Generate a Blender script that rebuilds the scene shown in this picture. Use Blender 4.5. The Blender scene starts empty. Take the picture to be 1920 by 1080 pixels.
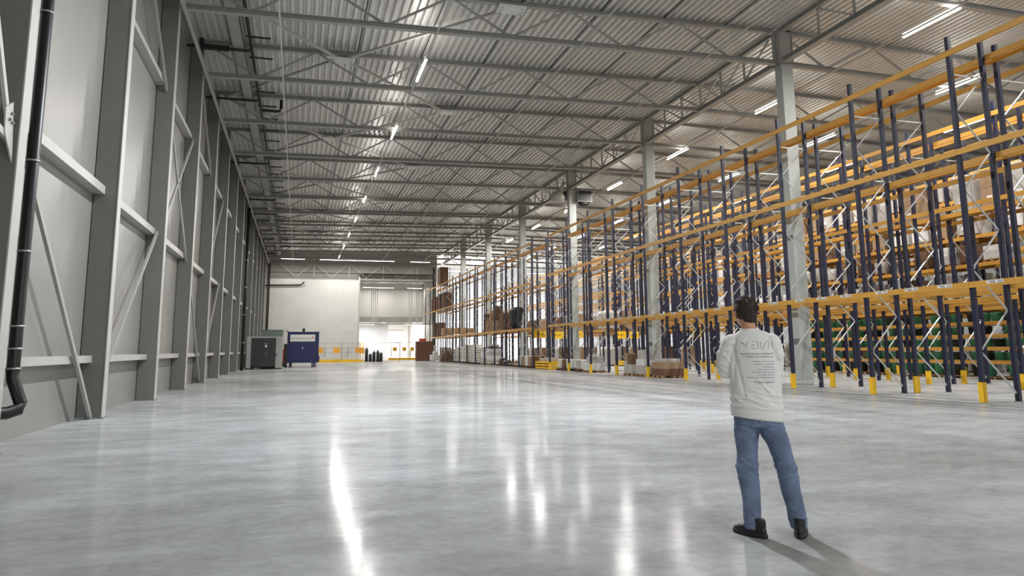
import bpy, bmesh, math, random
from math import sin, cos, pi, radians, sqrt, atan2
from mathutils import Vector, Matrix, noise
from mathutils.bvhtree import BVHTree
random.seed(7)
scene = bpy.context.scene
COL = scene.collection

# ------------------------------------------------------------------ camera
CAM_H = 1.3916
F_PX, CY_PX = 1382.99, 439.92
YAW, PITCH, ROLL = 0.2802, 0.1539, -0.0073
cam = bpy.data.cameras.new('camera')
co = bpy.data.objects.new('camera', cam); COL.objects.link(co)
_f = Vector((sin(YAW), cos(YAW), 0)); _r = Vector((cos(YAW), -sin(YAW), 0)); _u = Vector((0, 0, 1))
_fw = _f*cos(PITCH) + _u*sin(PITCH); _up = _u*cos(PITCH) - _f*sin(PITCH)
_r3 = _r*cos(ROLL) + _up*sin(ROLL); _u3 = _up*cos(ROLL) - _r*sin(ROLL)
_m = Matrix((_r3, _u3, -_fw)).transposed().to_4x4(); _m.translation = (0, 0, CAM_H)
co.matrix_world = _m
cam.sensor_fit = 'HORIZONTAL'; cam.sensor_width = 36.0
cam.lens = 36.0*F_PX/1920.0
cam.shift_y = -(540-CY_PX)/1920.0
cam.clip_start = 0.05; cam.clip_end = 600
scene.camera = co

# ------------------------------------------------------------------ world, exposure
w = bpy.data.worlds.new('world'); scene.world = w; w.use_nodes = True
w.node_tree.nodes['Background'].inputs[0].default_value = (0.96, 0.98, 1.0, 1)
w.node_tree.nodes['Background'].inputs[1].default_value = 1.15
scene.view_settings.view_transform = 'Standard'
scene.view_settings.look = 'None'
scene.view_settings.gamma = 1.0
scene.view_settings.use_curve_mapping = False
scene.view_settings.exposure = 0.22
cy_ = scene.cycles
cy_.max_bounces = 6; cy_.diffuse_bounces = 4; cy_.glossy_bounces = 3; cy_.transmission_bounces = 2
cy_.caustics_reflective = False; cy_.caustics_refractive = False
cy_.sample_clamp_indirect = 4.0; cy_.use_denoising = True
LED_W = 480.0
UP = 0.12   # power share of the added upward fill that brightens the roof
#       # watts of one ceiling strip
LED_COL = (1.0, 0.975, 0.94)

# ------------------------------------------------------------------ materials
MAT = {}
def mat(name, col, rough=0.5, metal=0.0, var=0.06, scale=3.0, bump=0.0, bscale=20.0, spec=0.5, emit=None, estr=0, coord='Object'):
    """principled material with a mottled colour and an optional fine bump"""
    m = bpy.data.materials.new(name); m.use_nodes = True
    nt = m.node_tree; n = nt.nodes; l = nt.links
    b = n['Principled BSDF']
    b.inputs['Roughness'].default_value = rough; b.inputs['Metallic'].default_value = metal
    b.inputs['Specular IOR Level'].default_value = spec
    tc = n.new('ShaderNodeTexCoord')
    nz = n.new('ShaderNodeTexNoise'); nz.inputs['Scale'].default_value = scale; nz.inputs['Detail'].default_value = 4
    l.new(tc.outputs[coord], nz.inputs['Vector'])
    cr = n.new('ShaderNodeValToRGB')
    cr.color_ramp.elements[0].position = 0.3; cr.color_ramp.elements[1].position = 0.7
    cr.color_ramp.elements[0].color = tuple(max(0, c*(1-var)) for c in col)+(1,)
    cr.color_ramp.elements[1].color = tuple(min(1, c*(1+var)) for c in col)+(1,)
    l.new(nz.outputs['Fac'], cr.inputs['Fac']); l.new(cr.outputs['Color'], b.inputs['Base Color'])
    if bump:
        n2 = n.new('ShaderNodeTexNoise'); n2.inputs['Scale'].default_value = bscale; n2.inputs['Detail'].default_value = 3
        l.new(tc.outputs[coord], n2.inputs['Vector'])
        bp = n.new('ShaderNodeBump'); bp.inputs['Strength'].default_value = bump; bp.inputs['Distance'].default_value = 0.02
        l.new(n2.outputs['Fac'], bp.inputs['Height']); l.new(bp.outputs['Normal'], b.inputs['Normal'])
    if emit:
        b.inputs['Emission Color'].default_value = tuple(emit)+(1,)
        b.inputs['Emission Strength'].default_value = estr
        try: m.cycles.emission_sampling = 'NONE'
        except Exception: pass
    MAT[name] = m
    return m
def lin(r, g, b):
    f = lambda c: (c/255/12.92) if c/255 <= 0.04045 else ((c/255+0.055)/1.055)**2.4
    return (f(r), f(g), f(b))
mat('steel', lin(158, 157, 151), 0.42, 0.0, 0.05, 1.5)
mat('steel_light', lin(182, 181, 175), 0.4, 0.0, 0.04, 2)
mat('column_paint', lin(112, 112, 107), 0.4, 0.0, 0.05, 1.5)
mat('galv', lin(176, 178, 176), 0.38, 0.55, 0.08, 6)
mat('concrete_column', lin(172, 176, 172), 0.6, 0, 0.06, 2, 0.1, 30)
mat('black_pipe', lin(22, 21, 22), 0.4)
mat('duct_dark', lin(52, 53, 52), 0.6)
mat('navy', lin(19, 22, 54), 0.38, 0, 0.1, 2)
mat('ochre', lin(196, 144, 58), 0.42, 0, 0.07, 2)
mat('yellow', lin(238, 188, 30), 0.45, 0, 0.06, 3)
mat('brace', lin(200, 202, 200), 0.32, 0.5, 0.06, 4)
mat('white_label', lin(222, 222, 218), 0.5)
mat('black', lin(18, 18, 19), 0.5)
mat('dark_grey', lin(44, 45, 46), 0.5)
mat('mid_grey', lin(128, 131, 128), 0.5)
mat('box_grey', lin(160, 162, 160), 0.5)
mat('cab_green', lin(108, 120, 110), 0.5)
mat('container_blue', lin(20, 27, 84), 0.4, 0, 0.12, 2)
mat('red', lin(190, 62, 40), 0.45)
mat('orange', lin(236, 168, 52), 0.5)
mat('carton', lin(152, 126, 98), 0.75, 0, 0.12, 3, 0.1)
mat('carton_dark', lin(104, 76, 56), 0.8, 0, 0.15, 3, 0.1)
mat('wrap', lin(176, 172, 166), 0.3, 0, 0.14, 4, 0.5, 9)
mat('wrap_white', lin(214, 214, 212), 0.35, 0, 0.08, 5, 0.5, 9)
mat('bag', lin(208, 204, 192), 0.55, 0, 0.12, 4, 0.7, 14)
mat('wood', lin(176, 140, 98), 0.75, 0, 0.18, 4, 0.1, 20)
mat('wood_dark', lin(98, 74, 56), 0.8, 0, 0.18, 4, 0.1, 20)
mat('crate_green', lin(76, 148, 106), 0.45, 0, 0.12, 4)
mat('crate_black', lin(30, 34, 32), 0.5, 0, 0.1, 4)
mat('louvre', lin(26, 24, 24), 0.5)
mat('skin', lin(206, 150, 122), 0.5, 0, 0.05, 20)
mat('hair', lin(50, 36, 28), 0.7, 0, 0.35, 60, 0.6, 90)
mat('shoe', lin(24, 24, 26), 0.5, 0, 0.2, 40, 0.3, 60)
mat('sole', lin(36, 36, 38), 0.6)
mat('print_grey', lin(92, 94, 98), 0.6)
mat('print_light', lin(150, 150, 154), 0.6)
mat('eye_white', lin(235, 232, 228), 0.2)
mat('iris', lin(60, 42, 30), 0.2)
mat('lip', lin(176, 104, 92), 0.5)
mat('led', (0.9, 0.9, 0.9), 0.5, emit=(1.0, 0.98, 0.95), estr=7.0)
mat('led_far', (0.9, 0.9, 0.9), 0.5, emit=(1.0, 0.98, 0.95), estr=7.0)

def nodes(m): return m.node_tree.nodes, m.node_tree.links
def m_floor():
    m = bpy.data.materials.new('polished_concrete'); m.use_nodes = True
    n, l = nodes(m); b = n['Principled BSDF']
    tc = n.new('ShaderNodeTexCoord')
    def nz(scale, detail, rot=None, sc=None, rough=0.55):
        mp = n.new('ShaderNodeMapping')
        if sc: mp.inputs['Scale'].default_value = sc
        if rot: mp.inputs['Rotation'].default_value = rot
        l.new(tc.outputs['Object'], mp.inputs['Vector'])
        t = n.new('ShaderNodeTexNoise'); t.inputs['Scale'].default_value = scale; t.inputs['Detail'].default_value = detail
        t.inputs['Roughness'].default_value = rough
        l.new(mp.outputs['Vector'], t.inputs['Vector']); return t
    a = nz(0.16, 5); c = nz(1.3, 9, (0, 0, radians(-24)), (0.75, 1.25, 1), 0.66); d = nz(10, 6)
    def ramp(t, p0, c0, p1, c1):
        r = n.new('ShaderNodeValToRGB'); r.color_ramp.elements[0].position = p0; r.color_ramp.elements[1].position = p1
        r.color_ramp.elements[0].color = c0; r.color_ramp.elements[1].color = c1
        l.new(t.outputs['Fac'], r.inputs['Fac']); return r
    ra = ramp(a, .35, lin(152, 153, 151)+(1,), .68, lin(186, 187, 188)+(1,))
    rc = ramp(c, .32, (.76, .76, .75, 1), .68, (1.12, 1.12, 1.14, 1))
    rd = ramp(d, .3, (.9, .9, .9, 1), .7, (1.08, 1.08, 1.08, 1))
    mx = n.new('ShaderNodeMix'); mx.data_type = 'RGBA'; mx.blend_type = 'MULTIPLY'; mx.inputs[0].default_value = 1
    l.new(ra.outputs['Color'], mx.inputs[6]); l.new(rc.outputs['Color'], mx.inputs[7])
    my = n.new('ShaderNodeMix'); my.data_type = 'RGBA'; my.blend_type = 'MULTIPLY'; my.inputs[0].default_value = 1
    l.new(mx.outputs[2], my.inputs[6]); l.new(rd.outputs['Color'], my.inputs[7])
    l.new(my.outputs[2], b.inputs['Base Color'])
    rr = ramp(c, .3, (.10, .10, .10, 1), .7, (.17, .17, .17, 1)); l.new(rr.outputs['Color'], b.inputs['Roughness'])
    bp = n.new('ShaderNodeBump'); bp.inputs['Strength'].default_value = .008; bp.inputs['Distance'].default_value = .02
    l.new(c.outputs['Fac'], bp.inputs['Height']); l.new(bp.outputs['Normal'], b.inputs['Normal'])
    b.inputs['Specular IOR Level'].default_value = 0.0
    g = n.new('ShaderNodeBsdfGlossy'); g.inputs['Color'].default_value = (1, 1, 1, 1)
    l.new(rr.outputs['Color'], g.inputs['Roughness']); l.new(bp.outputs['Normal'], g.inputs['Normal'])
    fr = n.new('ShaderNodeFresnel'); fr.inputs['IOR'].default_value = 1.4
    mu = n.new('ShaderNodeMath'); mu.operation = 'MULTIPLY'; l.new(fr.outputs[0], mu.inputs[0]); mu.inputs[1].default_value = .28
    ms = n.new('ShaderNodeMixShader'); l.new(mu.outputs[0], ms.inputs[0]); l.new(b.outputs[0], ms.inputs[1]); l.new(g.outputs[0], ms.inputs[2])
    l.new(ms.outputs[0], n['Material Output'].inputs['Surface'])
    MAT['floor'] = m
m_floor()
def m_panel(name, col, axis, rough=0.34, period=0.055, wide=1.1, seam=0.8):
    """profiled steel sandwich panel: fine ribs plus a joint every `wide` metres along the given axis"""
    m = bpy.data.materials.new(name); m.use_nodes = True
    n, l = nodes(m); b = n['Principled BSDF']; b.inputs['Roughness'].default_value = rough
    tc = n.new('ShaderNodeTexCoord'); sp = n.new('ShaderNodeSeparateXYZ'); l.new(tc.outputs['Object'], sp.inputs[0])
    def math_(op, a, bv=None):
        x = n.new('ShaderNodeMath'); x.operation = op
        l.new(a, x.inputs[0])
        if bv is not None: x.inputs[1].default_value = bv
        return x.outputs[0]
    s = sp.outputs['XYZ'.index(axis)]
    rib = math_('SINE', math_('MULTIPLY', s, 2*pi/period))
    fr = math_('FRACT', math_('MULTIPLY', s, 1/wide)); j = math_('LESS_THAN', fr, 0.014)
    mix = n.new('ShaderNodeMix'); mix.data_type = 'RGBA'
    nz = n.new('ShaderNodeTexNoise'); nz.inputs['Scale'].default_value = .5; nz.inputs['Detail'].default_value = 3
    l.new(tc.outputs['Object'], nz.inputs['Vector'])
    cr = n.new('ShaderNodeValToRGB'); cr.color_ramp.elements[0].position = .35; cr.color_ramp.elements[1].position = .65
    cr.color_ramp.elements[0].color = tuple(c*.94 for c in col)+(1,); cr.color_ramp.elements[1].color = tuple(min(1, c*1.04) for c in col)+(1,)
    l.new(nz.outputs['Fac'], cr.inputs['Fac'])
    l.new(j, mix.inputs[0]); l.new(cr.outputs['Color'], mix.inputs[6]); mix.inputs[7].default_value = tuple(c*seam for c in col)+(1,)
    l.new(mix.outputs[2], b.inputs['Base Color'])
    bp = n.new('ShaderNodeBump'); bp.inputs['Strength'].default_value = .12; bp.inputs['Distance'].default_value = .004
    l.new(rib, bp.inputs['Height']); l.new(bp.outputs['Normal'], b.inputs['Normal'])
    MAT[name] = m
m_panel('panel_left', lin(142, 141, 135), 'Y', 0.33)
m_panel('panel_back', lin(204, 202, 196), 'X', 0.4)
m_panel('panel_dull', lin(168, 164, 156), 'X', 0.5)
m_panel('panel_white', lin(226, 228, 232), 'X', 0.45)
mat('deck', lin(220, 219, 214), 0.36, 0.3, 0.05, 2.0)
def m_post():
    """navy rack post with punched slots painted pale, as if light shone through"""
    m = bpy.data.materials.new('navy_post'); m.use_nodes = True
    n, l = nodes(m); b = n['Principled BSDF']; b.inputs['Roughness'].default_value = .38
    tc = n.new('ShaderNodeTexCoord'); sp = n.new('ShaderNodeSeparateXYZ'); l.new(tc.outputs['Object'], sp.inputs[0])
    def M(op, a, bv=None, b2=None):
        x = n.new('ShaderNodeMath'); x.operation = op; l.new(a, x.inputs[0])
        if bv is not None: x.inputs[1].default_value = bv
        if b2 is not None: l.new(b2, x.inputs[1])
        return x.outputs[0]
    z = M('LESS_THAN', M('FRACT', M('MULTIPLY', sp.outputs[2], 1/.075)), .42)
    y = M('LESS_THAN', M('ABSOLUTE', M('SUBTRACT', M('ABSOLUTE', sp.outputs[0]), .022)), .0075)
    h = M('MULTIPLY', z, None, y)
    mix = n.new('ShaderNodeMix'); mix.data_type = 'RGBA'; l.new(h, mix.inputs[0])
    mix.inputs[6].default_value = lin(20, 22, 50)+(1,); mix.inputs[7].default_value = lin(92, 95, 112)+(1,)  # pale second colour stands for light seen through the slots
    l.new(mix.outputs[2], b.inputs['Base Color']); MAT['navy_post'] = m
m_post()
def m_jeans():
    m = mat('jeans', lin(112, 128, 155), 0.8, 0, 0.3, 6, 0.25, 160)
def m_shirt():
    m = mat('sweatshirt', lin(243, 242, 239), 0.85, 0, 0.02, 9, 0.12, 240)
m_jeans(); m_shirt()

# ------------------------------------------------------------------ mesh helpers
class MB:
    def __init__(s): s.v = []; s.f = []; s.mi = []; s.cur = 0
    def box(s, x0, y0, z0, x1, y1, z1):
        i = len(s.v)
        s.v += [(x0, y0, z0), (x1, y0, z0), (x1, y1, z0), (x0, y1, z0), (x0, y0, z1), (x1, y0, z1), (x1, y1, z1), (x0, y1, z1)]
        for q in ((0, 3, 2, 1), (4, 5, 6, 7), (0, 1, 5, 4), (1, 2, 6, 5), (2, 3, 7, 6), (3, 0, 4, 7)):
            s.f.append(tuple(i+k for k in q)); s.mi.append(s.cur)
        return s
    def cbox(s, c, d): return s.box(c[0]-d[0]/2, c[1]-d[1]/2, c[2]-d[2]/2, c[0]+d[0]/2, c[1]+d[1]/2, c[2]+d[2]/2)
    def bar(s, a, b, w, h, up=(0, 0, 1)):
        a = Vector(a); b = Vector(b); d = (b-a).normalized(); u = Vector(up)
        if abs(d.dot(u)) > .98: u = Vector((0, 1, 0))
        r = d.cross(u).normalized()*w/2; u = r.cross(d).normalized()*h/2
        i = len(s.v)
        for p in (a, b):
            for q in (-r-u, r-u, r+u, -r+u): s.v.append(tuple(p+q))
        for q in ((0, 3, 2, 1), (4, 5, 6, 7), (0, 1, 5, 4), (1, 2, 6, 5), (2, 3, 7, 6), (3, 0, 4, 7)):
            s.f.append(tuple(i+k for k in q)); s.mi.append(s.cur)
        return s
    def hbar(s, a, b, w, h, t=.02):
        """H profile with horizontal flanges (web vertical)"""
        a = Vector(a); b = Vector(b)
        up = Vector((0, 0, 1))
        for k in (-1, 1): s.bar(a+up*k*(h/2-t/2), b+up*k*(h/2-t/2), w, t)
        return s.bar(a, b, t, h-2*t)
    def tube(s, pts, r, n=8, cap=True):
        pts = [Vector(p) for p in pts]; rings = []
        for k, p in enumerate(pts):
            d = (pts[min(k+1, len(pts)-1)]-pts[max(k-1, 0)]).normalized()
            u = Vector((0, 0, 1)) if abs(d.z) < .95 else Vector((1, 0, 0))
            a = d.cross(u).normalized(); c = a.cross(d).normalized(); rr = r[k] if isinstance(r, (list, tuple)) else r
            i = len(s.v)
            for q in range(n):
                t = 2*pi*q/n; s.v.append(tuple(p+a*cos(t)*rr+c*sin(t)*rr))
            rings.append(i)
        for k in range(len(rings)-1):
            for q in range(n):
                s.f.append((rings[k]+q, rings[k]+(q+1) % n, rings[k+1]+(q+1) % n, rings[k+1]+q)); s.mi.append(s.cur)
        if cap:
            s.f.append(tuple(rings[0]+q for q in range(n))[::-1]); s.mi.append(s.cur)
            s.f.append(tuple(rings[-1]+q for q in range(n))); s.mi.append(s.cur)
        return s
    def loft(s, secs, n=24):
        """secs: (cx, cy, cz, rx, ry) horizontal ellipses stacked upward"""
        rings = []
        for (cx, cy, cz, rx, ry) in secs:
            i = len(s.v); rings.append(i)
            for q in range(n):
                t = 2*pi*q/n; s.v.append((cx+rx*cos(t), cy+ry*sin(t), cz))
        for k in range(len(rings)-1):
            for q in range(n):
                s.f.append((rings[k]+q, rings[k]+(q+1) % n, rings[k+1]+(q+1) % n, rings[k+1]+q)); s.mi.append(s.cur)
        s.f.append(tuple(rings[0]+q for q in range(n))[::-1]); s.mi.append(s.cur)
        s.f.append(tuple(rings[-1]+q for q in range(n))); s.mi.append(s.cur)
        return s
    def ball(s, c, r, n=12, m=8, rot=None):
        c = Vector(c); r = Vector(r) if not isinstance(r, (int, float)) else Vector((r, r, r))
        i = len(s.v); R = rot or Matrix.Identity(3)
        s.v.append(tuple(c+R @ Vector((0, 0, -r.z))))
        for a in range(1, m):
            t = -pi/2+pi*a/m
            for q in range(n):
                p = 2*pi*q/n; s.v.append(tuple(c+R @ Vector((r.x*cos(t)*cos(p), r.y*cos(t)*sin(p), r.z*sin(t)))))
        s.v.append(tuple(c+R @ Vector((0, 0, r.z)))); L = len(s.v)-1
        for q in range(n):
            s.f.append((i, i+1+(q+1) % n, i+1+q)); s.mi.append(s.cur)
            s.f.append((L, L-n+q, L-n+(q+1) % n)); s.mi.append(s.cur)
        for a in range(m-2):
            for q in range(n):
                k = i+1+a*n; s.f.append((k+q, k+(q+1) % n, k+n+(q+1) % n, k+n+q)); s.mi.append(s.cur)
        return s
    def mesh(s, name, mats, smooth=False):
        me = bpy.data.meshes.new(name); me.from_pydata(s.v, [], s.f); 
        for m in (mats if isinstance(mats, (list, tuple)) else [mats]): me.materials.append(MAT[m])
        if len(me.materials) > 1:
            for p, k in zip(me.polygons, s.mi): p.material_index = k
        if smooth:
            for p in me.polygons: p.use_smooth = True
        me.update(); return me
    def build(s, name, mats, parent=None, smooth=False, bevel=0):
        return ob(name, s.mesh(name, mats, smooth), parent, bevel)
def ob(name, data, parent=None, bevel=0, loc=None, rz=None):
    o = bpy.data.objects.new(name, data); COL.objects.link(o)
    if parent: o.parent = parent
    if loc: o.location = loc
    if rz is not None: o.rotation_euler.z = rz
    if bevel:
        b = o.modifiers.new('bevel', 'BEVEL'); b.width = bevel; b.segments = 2; b.limit_method = 'ANGLE'
    return o
def empty(name, loc=(0, 0, 0), rz=0):
    o = bpy.data.objects.new(name, None); COL.objects.link(o); o.location = loc; o.rotation_euler.z = rz; o.empty_display_size = .2
    return o
def tag(o, label=None, cat=None, group=None, kind=None):
    if label: o['label'] = label
    if cat: o['category'] = cat
    if group: o['group'] = group
    if kind: o['kind'] = kind
    return o
def structure(o): o['kind'] = 'structure'; return o
KIDS = {}
def copy_tree(o, parent=None):
    c = o.copy(); COL.objects.link(c); c.parent = parent
    for ch in list(o.children): copy_tree(ch, c)
    return c
ORD = ['first', 'second', 'third', 'fourth', 'fifth', 'sixth', 'seventh', 'eighth', 'ninth', 'tenth', 'eleventh', 'twelfth', 'thirteenth', 'fourteenth', 'fifteenth', 'sixteenth', 'seventeenth', 'eighteenth', 'nineteenth', 'twentieth']

# ------------------------------------------------------------------ dimensions
S = 6.0                     # frame spacing
YT = [23.91+S*(i) for i in range(-1, 13)]          # truss lines (first two are nearly over the camera)
XL = -3.94                  # room face of the left columns
XR = 17.9                   # ridge column row
def zb(x): return 12.06+.018*(x-XL) if x <= XR else 12.45-.013*(x-XR)     # underside of bottom chord
def zt(x): return zb(x)+1.30                                              # underside of top chord
def zd(x): return zt(x)+.19                                               # underside of roof deck
Y0, YB = -14.0, 95.0
XE = 52.0

# ------------------------------------------------------------------ the setting
structure(MB().box(-5.2, Y0, -.3, XE, 126, 0).build('floor', 'floor'))
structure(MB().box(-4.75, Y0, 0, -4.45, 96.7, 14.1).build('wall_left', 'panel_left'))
structure(MB().box(XE, Y0, 0, XE+.3, 126, 14.1).build('wall_right', 'panel_white'))
# corrugated roof deck, ribs along the hall
def deck(x0, x1, ya, yb, zf, p=.28, h=.13):
    m = MB(); prof = []; x = x0
    while x < x1:
        for dx, dz in ((0, 0), (.12, 0), (.155, h), (.245, h)): prof.append((x+dx, zf(x+dx)+dz))
        x += p
    n = len(prof)
    for yy in (ya, yb):
        for (a, b) in prof: m.v.append((a, yy, b))
    for i in range(n-1): m.f.append((i, i+n, i+n+1, i+1)); m.mi.append(0)
    k = len(m.v)          # closed top skin so that the deck has a thickness
    for (a, b, c) in ((x0, ya, 0), (x1, ya, 0), (x1, yb, 0), (x0, yb, 0)): m.v.append((a, b, zf(XR if x0 < XR < x1 else a)+.35))
    m.f.append((k, k+1, k+2, k+3)); m.mi.append(0)
    return m
structure(deck(-4.6, XE, Y0, 96.8, zd).build('ceiling', 'deck'))
# far end: white panel wall on the left, high band above it, annex to the right of it
structure(MB().box(-4.45, 95.0, 0, 7.12, 95.3, 10.15).build('wall_back', 'panel_back'))
structure(MB().box(-4.45, 96.5, 10.15, 17.35, 96.8, 14.1).build('wall_back_upper', 'panel_dull'))
structure(MB().box(17.35, 112.0, 0, XE, 112.3, 14.1).build('wall_back_right', 'panel_white'))
structure(MB().box(7.12, 95.3, 0, 7.3, 110, 10.6).build('wall_annex_left', 'panel_back'))
structure(MB().box(7.3, 107.0, 5.25, 17.35, 107.3, 11.2).build('wall_annex_back', 'panel_back'))
structure(MB().box(7.3, 109.9, 0, 12.6, 110.2, 5.3).build('wall_annex_front', 'panel_white'))
structure(MB().box(12.6, 121.0, 0, 19.3, 121.3, 6.5).build('wall_annex_far', 'panel_back'))
structure(MB().box(17.1, 96.8, 0, 17.35, 121, 11.2).build('wall_annex_right', 'panel_dull'))
structure(MB().box(12.4, 110.2, 0, 12.6, 121, 6.5).build('wall_annex_inner', 'panel_white'))
structure(deck(7.2, 17.2, 95.4, 107.2, lambda x: 10.75, .4, .16).build('ceiling_annex', 'deck'))
structure(MB().box(7.2, 107.3, 6.4, 17.3, 121.3, 6.6).build('ceiling_annex_low', 'steel_light'))
structure(MB().box(17.35, 96.8, 13.9, XE, 112.3, 14.1).build('ceiling_right', 'deck'))
structure(MB().box(7.3, 106.6, 5.25, 17.1, 107.0, 6.05).build('trim_1', 'steel'))

# ------------------------------------------------------------------ steel frame
def truss_mesh(x0, x1, side):
    """parts of one roof truss, drawn around Y = 0"""
    P = {}
    tc = MB(); tc.hbar((x0, 0, zt(x0)+.09), (x1, 0, zt(x1)+.09), .2, .18); P['top_chord'] = tc.mesh('top_chord', 'steel')
    bc = MB(); bc.hbar((x0, 0, zb(x0)+.09), (x1, 0, zb(x1)+.09), .2, .18); P['bottom_chord'] = bc.mesh('bottom_chord', 'steel')
    ds = []
    if side == 'L':
        bot = [-1.9, 2.5, 6.9, 11.3, 15.8]; top = [-3.9, .3, 4.7, 9.1, 13.5, 17.7]
    else:
        bot = [20.2+4.4*k for k in range(7)]; top = [18.1]+[22.4+4.4*k for k in range(7)]
    for k, bx in enumerate(bot):
        for tx in (top[k], top[k+1]):
            m = MB(); m.bar((bx+(.1 if tx > bx else -.1), 0, zb(bx)+.18), (tx-(.1 if tx > bx else -.1), 0, zt(tx)+.01), .07, .07)
            ds.append(m.mesh('diagonal', 'steel'))
    return P, ds
def make_truss(x0, x1, side):
    r = empty('roof_truss'); P, ds = truss_mesh(x0, x1, side)
    ob('top_chord', P['top_chord'], r); ob('bottom_chord', P['bottom_chord'], r)
    for d in ds: ob('diagonal', d, r)
    return r
tl = make_truss(-4.3, XR-.12, 'L'); tr = make_truss(XR+.22, 49.0, 'R')
for side, proto in (('L', tl), ('R', tr)):
    for i, y in enumerate(YT):
        t = proto if i == 0 else copy_tree(proto)
        t.location.y = y
        pos = ORD[i] + ' one from the camera'
        if side == 'L': tag(t, 'grey roof truss spanning the open hall, %s' % pos, 'roof truss', 'roof trusses over the open floor')
        else: tag(t, 'grey roof truss above the racking, %s' % pos, 'roof truss', 'roof trusses over the racking')

# left wall columns
def col_mesh():
    r = empty('steel_column')
    MB().box(-4.43, -.14, 0, XL-.02, .14, 13.3).build('column_shaft', 'column_paint', r)
    MB().box(XL-.02, -.15, 0, XL, .15, 13.3).build('column_flange', 'steel_light', r)
    MB().box(-4.44, -.2, 0, XL+.05, .2, .025).build('base_plate', 'mid_grey', r)
    return r
c0 = col_mesh()
for i in range(14):
    c = c0 if i == 0 else copy_tree(c0)
    c.location.y = 11.91+S*i
    tag(c, 'grey steel column on the left wall, %s from the photo\'s left edge' % ORD[i], 'column', 'columns along the left wall')
# eave tie, wall rails, bracing
tag(MB().bar((-3.78, 12, 12.0), (-3.78, 95.8, 12.0), .1, .1).build('eave_tie', 'steel_light'), 'long pale steel tie running along the heads of the left wall columns', 'steel tie')
for j, (z, hh, nm) in enumerate(((1.17, .15, 'low'), (4.82, .18, 'mid height'), (9.45, .16, 'high'))):
    for i in range(14):
        ya = 11.91+S*(i-1)+.15; yb = 11.91+S*i-.15
        if i == 0: ya = 8
        zz = z if z < 3 else (5.0 if False else z)
        o = MB().box(-4.45, ya-.0, zz, -4.21, yb, zz+hh).build('wall_rail', 'steel_light')
        tag(o, 'pale %s rail in the %s bay of the left wall' % (nm, ORD[i]), 'wall rail', 'steel rails between the wall columns')
def wbrace(i, a, b, txt):
    y0 = 11.91+S*i
    tag(MB().bar((-4.15, y0+a[0]*S+(.18 if a[0] == 0 else -.18), a[1]), (-4.15, y0+b[0]*S+(.18 if b[0] == 0 else -.18), b[1]), .06, .1).build('wall_brace', 'steel'),
        'left wall brace, %s' % txt, 'brace')
wbrace(0, (0, 4.9), (1, .02), 'nearest one, falling to the foot of the second column')
wbrace(1, (1, 4.9), (0, .6), 'falling back from the third column to the second column foot')
wbrace(2, (1, 9.4), (0, 4.9), 'upper one in the bay after the third column, rising away')
wbrace(2, (0, 9.2), (1, 4.75), 'upper one in the bay after the third column, falling away')
wbrace(1, (1, 9.3), (0, 13.0), 'topmost one before the third column')
wbrace(3, (0, 4.9), (1, .1), 'lower one in the bay after the fourth column')
wbrace(4, (1, 4.9), (0, .6), 'lower one in the bay before the sixth column')
wbrace(4, (1, 9.4), (0, 4.9), 'upper one in the bay before the sixth column')
wbrace(3, (0, 13), (1, 9.4), 'topmost one after the fourth column')
# bracket plate on the near side of the first column
g = empty('brace_bracket', (-4.02, 11.3, 0))
MB().bar((-.02, .42, 4.35), (-.02, -.6, 6.1), .05, .1).build('brace_arm', 'steel_light', g)
MB().bar((-.02, .42, 4.35), (-.02, -.7, 4.55), .05, .1).build('brace_arm', 'steel_light', g)
m = MB(); m.v = [(.0, .46, 4.05), (.0, .3, 4.9), (.0, .05, 4.75), (.0, .1, 4.4), (.02, .46, 4.05), (.02, .3, 4.9), (.02, .05, 4.75), (.02, .1, 4.4)]
m.f = [(0, 1, 2, 3), (7, 6, 5, 4), (0, 4, 5, 1), (1, 5, 6, 2), (2, 6, 7, 3), (3, 7, 4, 0)]; m.mi = [0]*6
m.build('gusset_plate', 'steel_light', g)
for (yy, zz) in ((.26, 4.72), (.2, 4.62), (.3, 4.6)):
    MB().tube([(.02, yy, zz), (.05, yy, zz)], .022, 6).build('bolt', 'mid_grey', g)
tag(g, 'bolted steel bracket with two brace arms at the photo\'s left edge', 'bracket')

# roof bracing in plan with white centre plates
def brace_set(i, gx, left_only):
    y = YT[i]; r = empty('roof_bracing', (0, y, 0))
    z = zt(gx)-.12
    for sy in (-1, 1):
        MB().bar((gx-.2, sy*.12, z), (gx-5.0, sy*5.9, zt(gx-5)-.12), .1, .1).build('brace_arm', 'steel_light', r)
        if not left_only: MB().bar((gx+.2, sy*.12, z), (gx+5.3, sy*5.8, zt(gx+5)-.12), .1, .1).build('brace_arm', 'steel_light', r)
    MB().box(gx-.5, -.3, z-.075, gx+.5, .3, z-.055).build('gusset_plate', 'white_label', r)
    for bx in (-.42, -.34, .34, .42):
        for by in (-.2, 0, .2): MB().tube([(gx+bx, by, z-.075), (gx+bx, by, z-.1)], .02, 6, True).build('bolt', 'mid_grey', r)
    tag(r, 'crossed roof bracing with a bolted white plate under the %s truss from the camera' % ORD[i], 'roof bracing', 'roof bracing crosses')
for k in range(2, 12, 2): brace_set(k, 1.3, False)
for k in range(1, 12, 2):
    z = zt(6.9)-.12; r = empty('bracing_plate', (6.9, YT[k], z-.075)); MB().box(-.5, -.3, 0, .5, .3, .1).build('gusset_plate', 'white_label', r)
    for bx in (-.42, -.34, .34, .42):
        for by in (-.2, 0, .2): MB().tube([(bx, by, 0), (bx, by, -.025)], .02, 6, True).build('bolt', 'mid_grey', r)
    tag(r, 'bolted white plate under the %s roof truss from the camera' % ORD[k], 'steel plate', 'bolted plates under the trusses')

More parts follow.
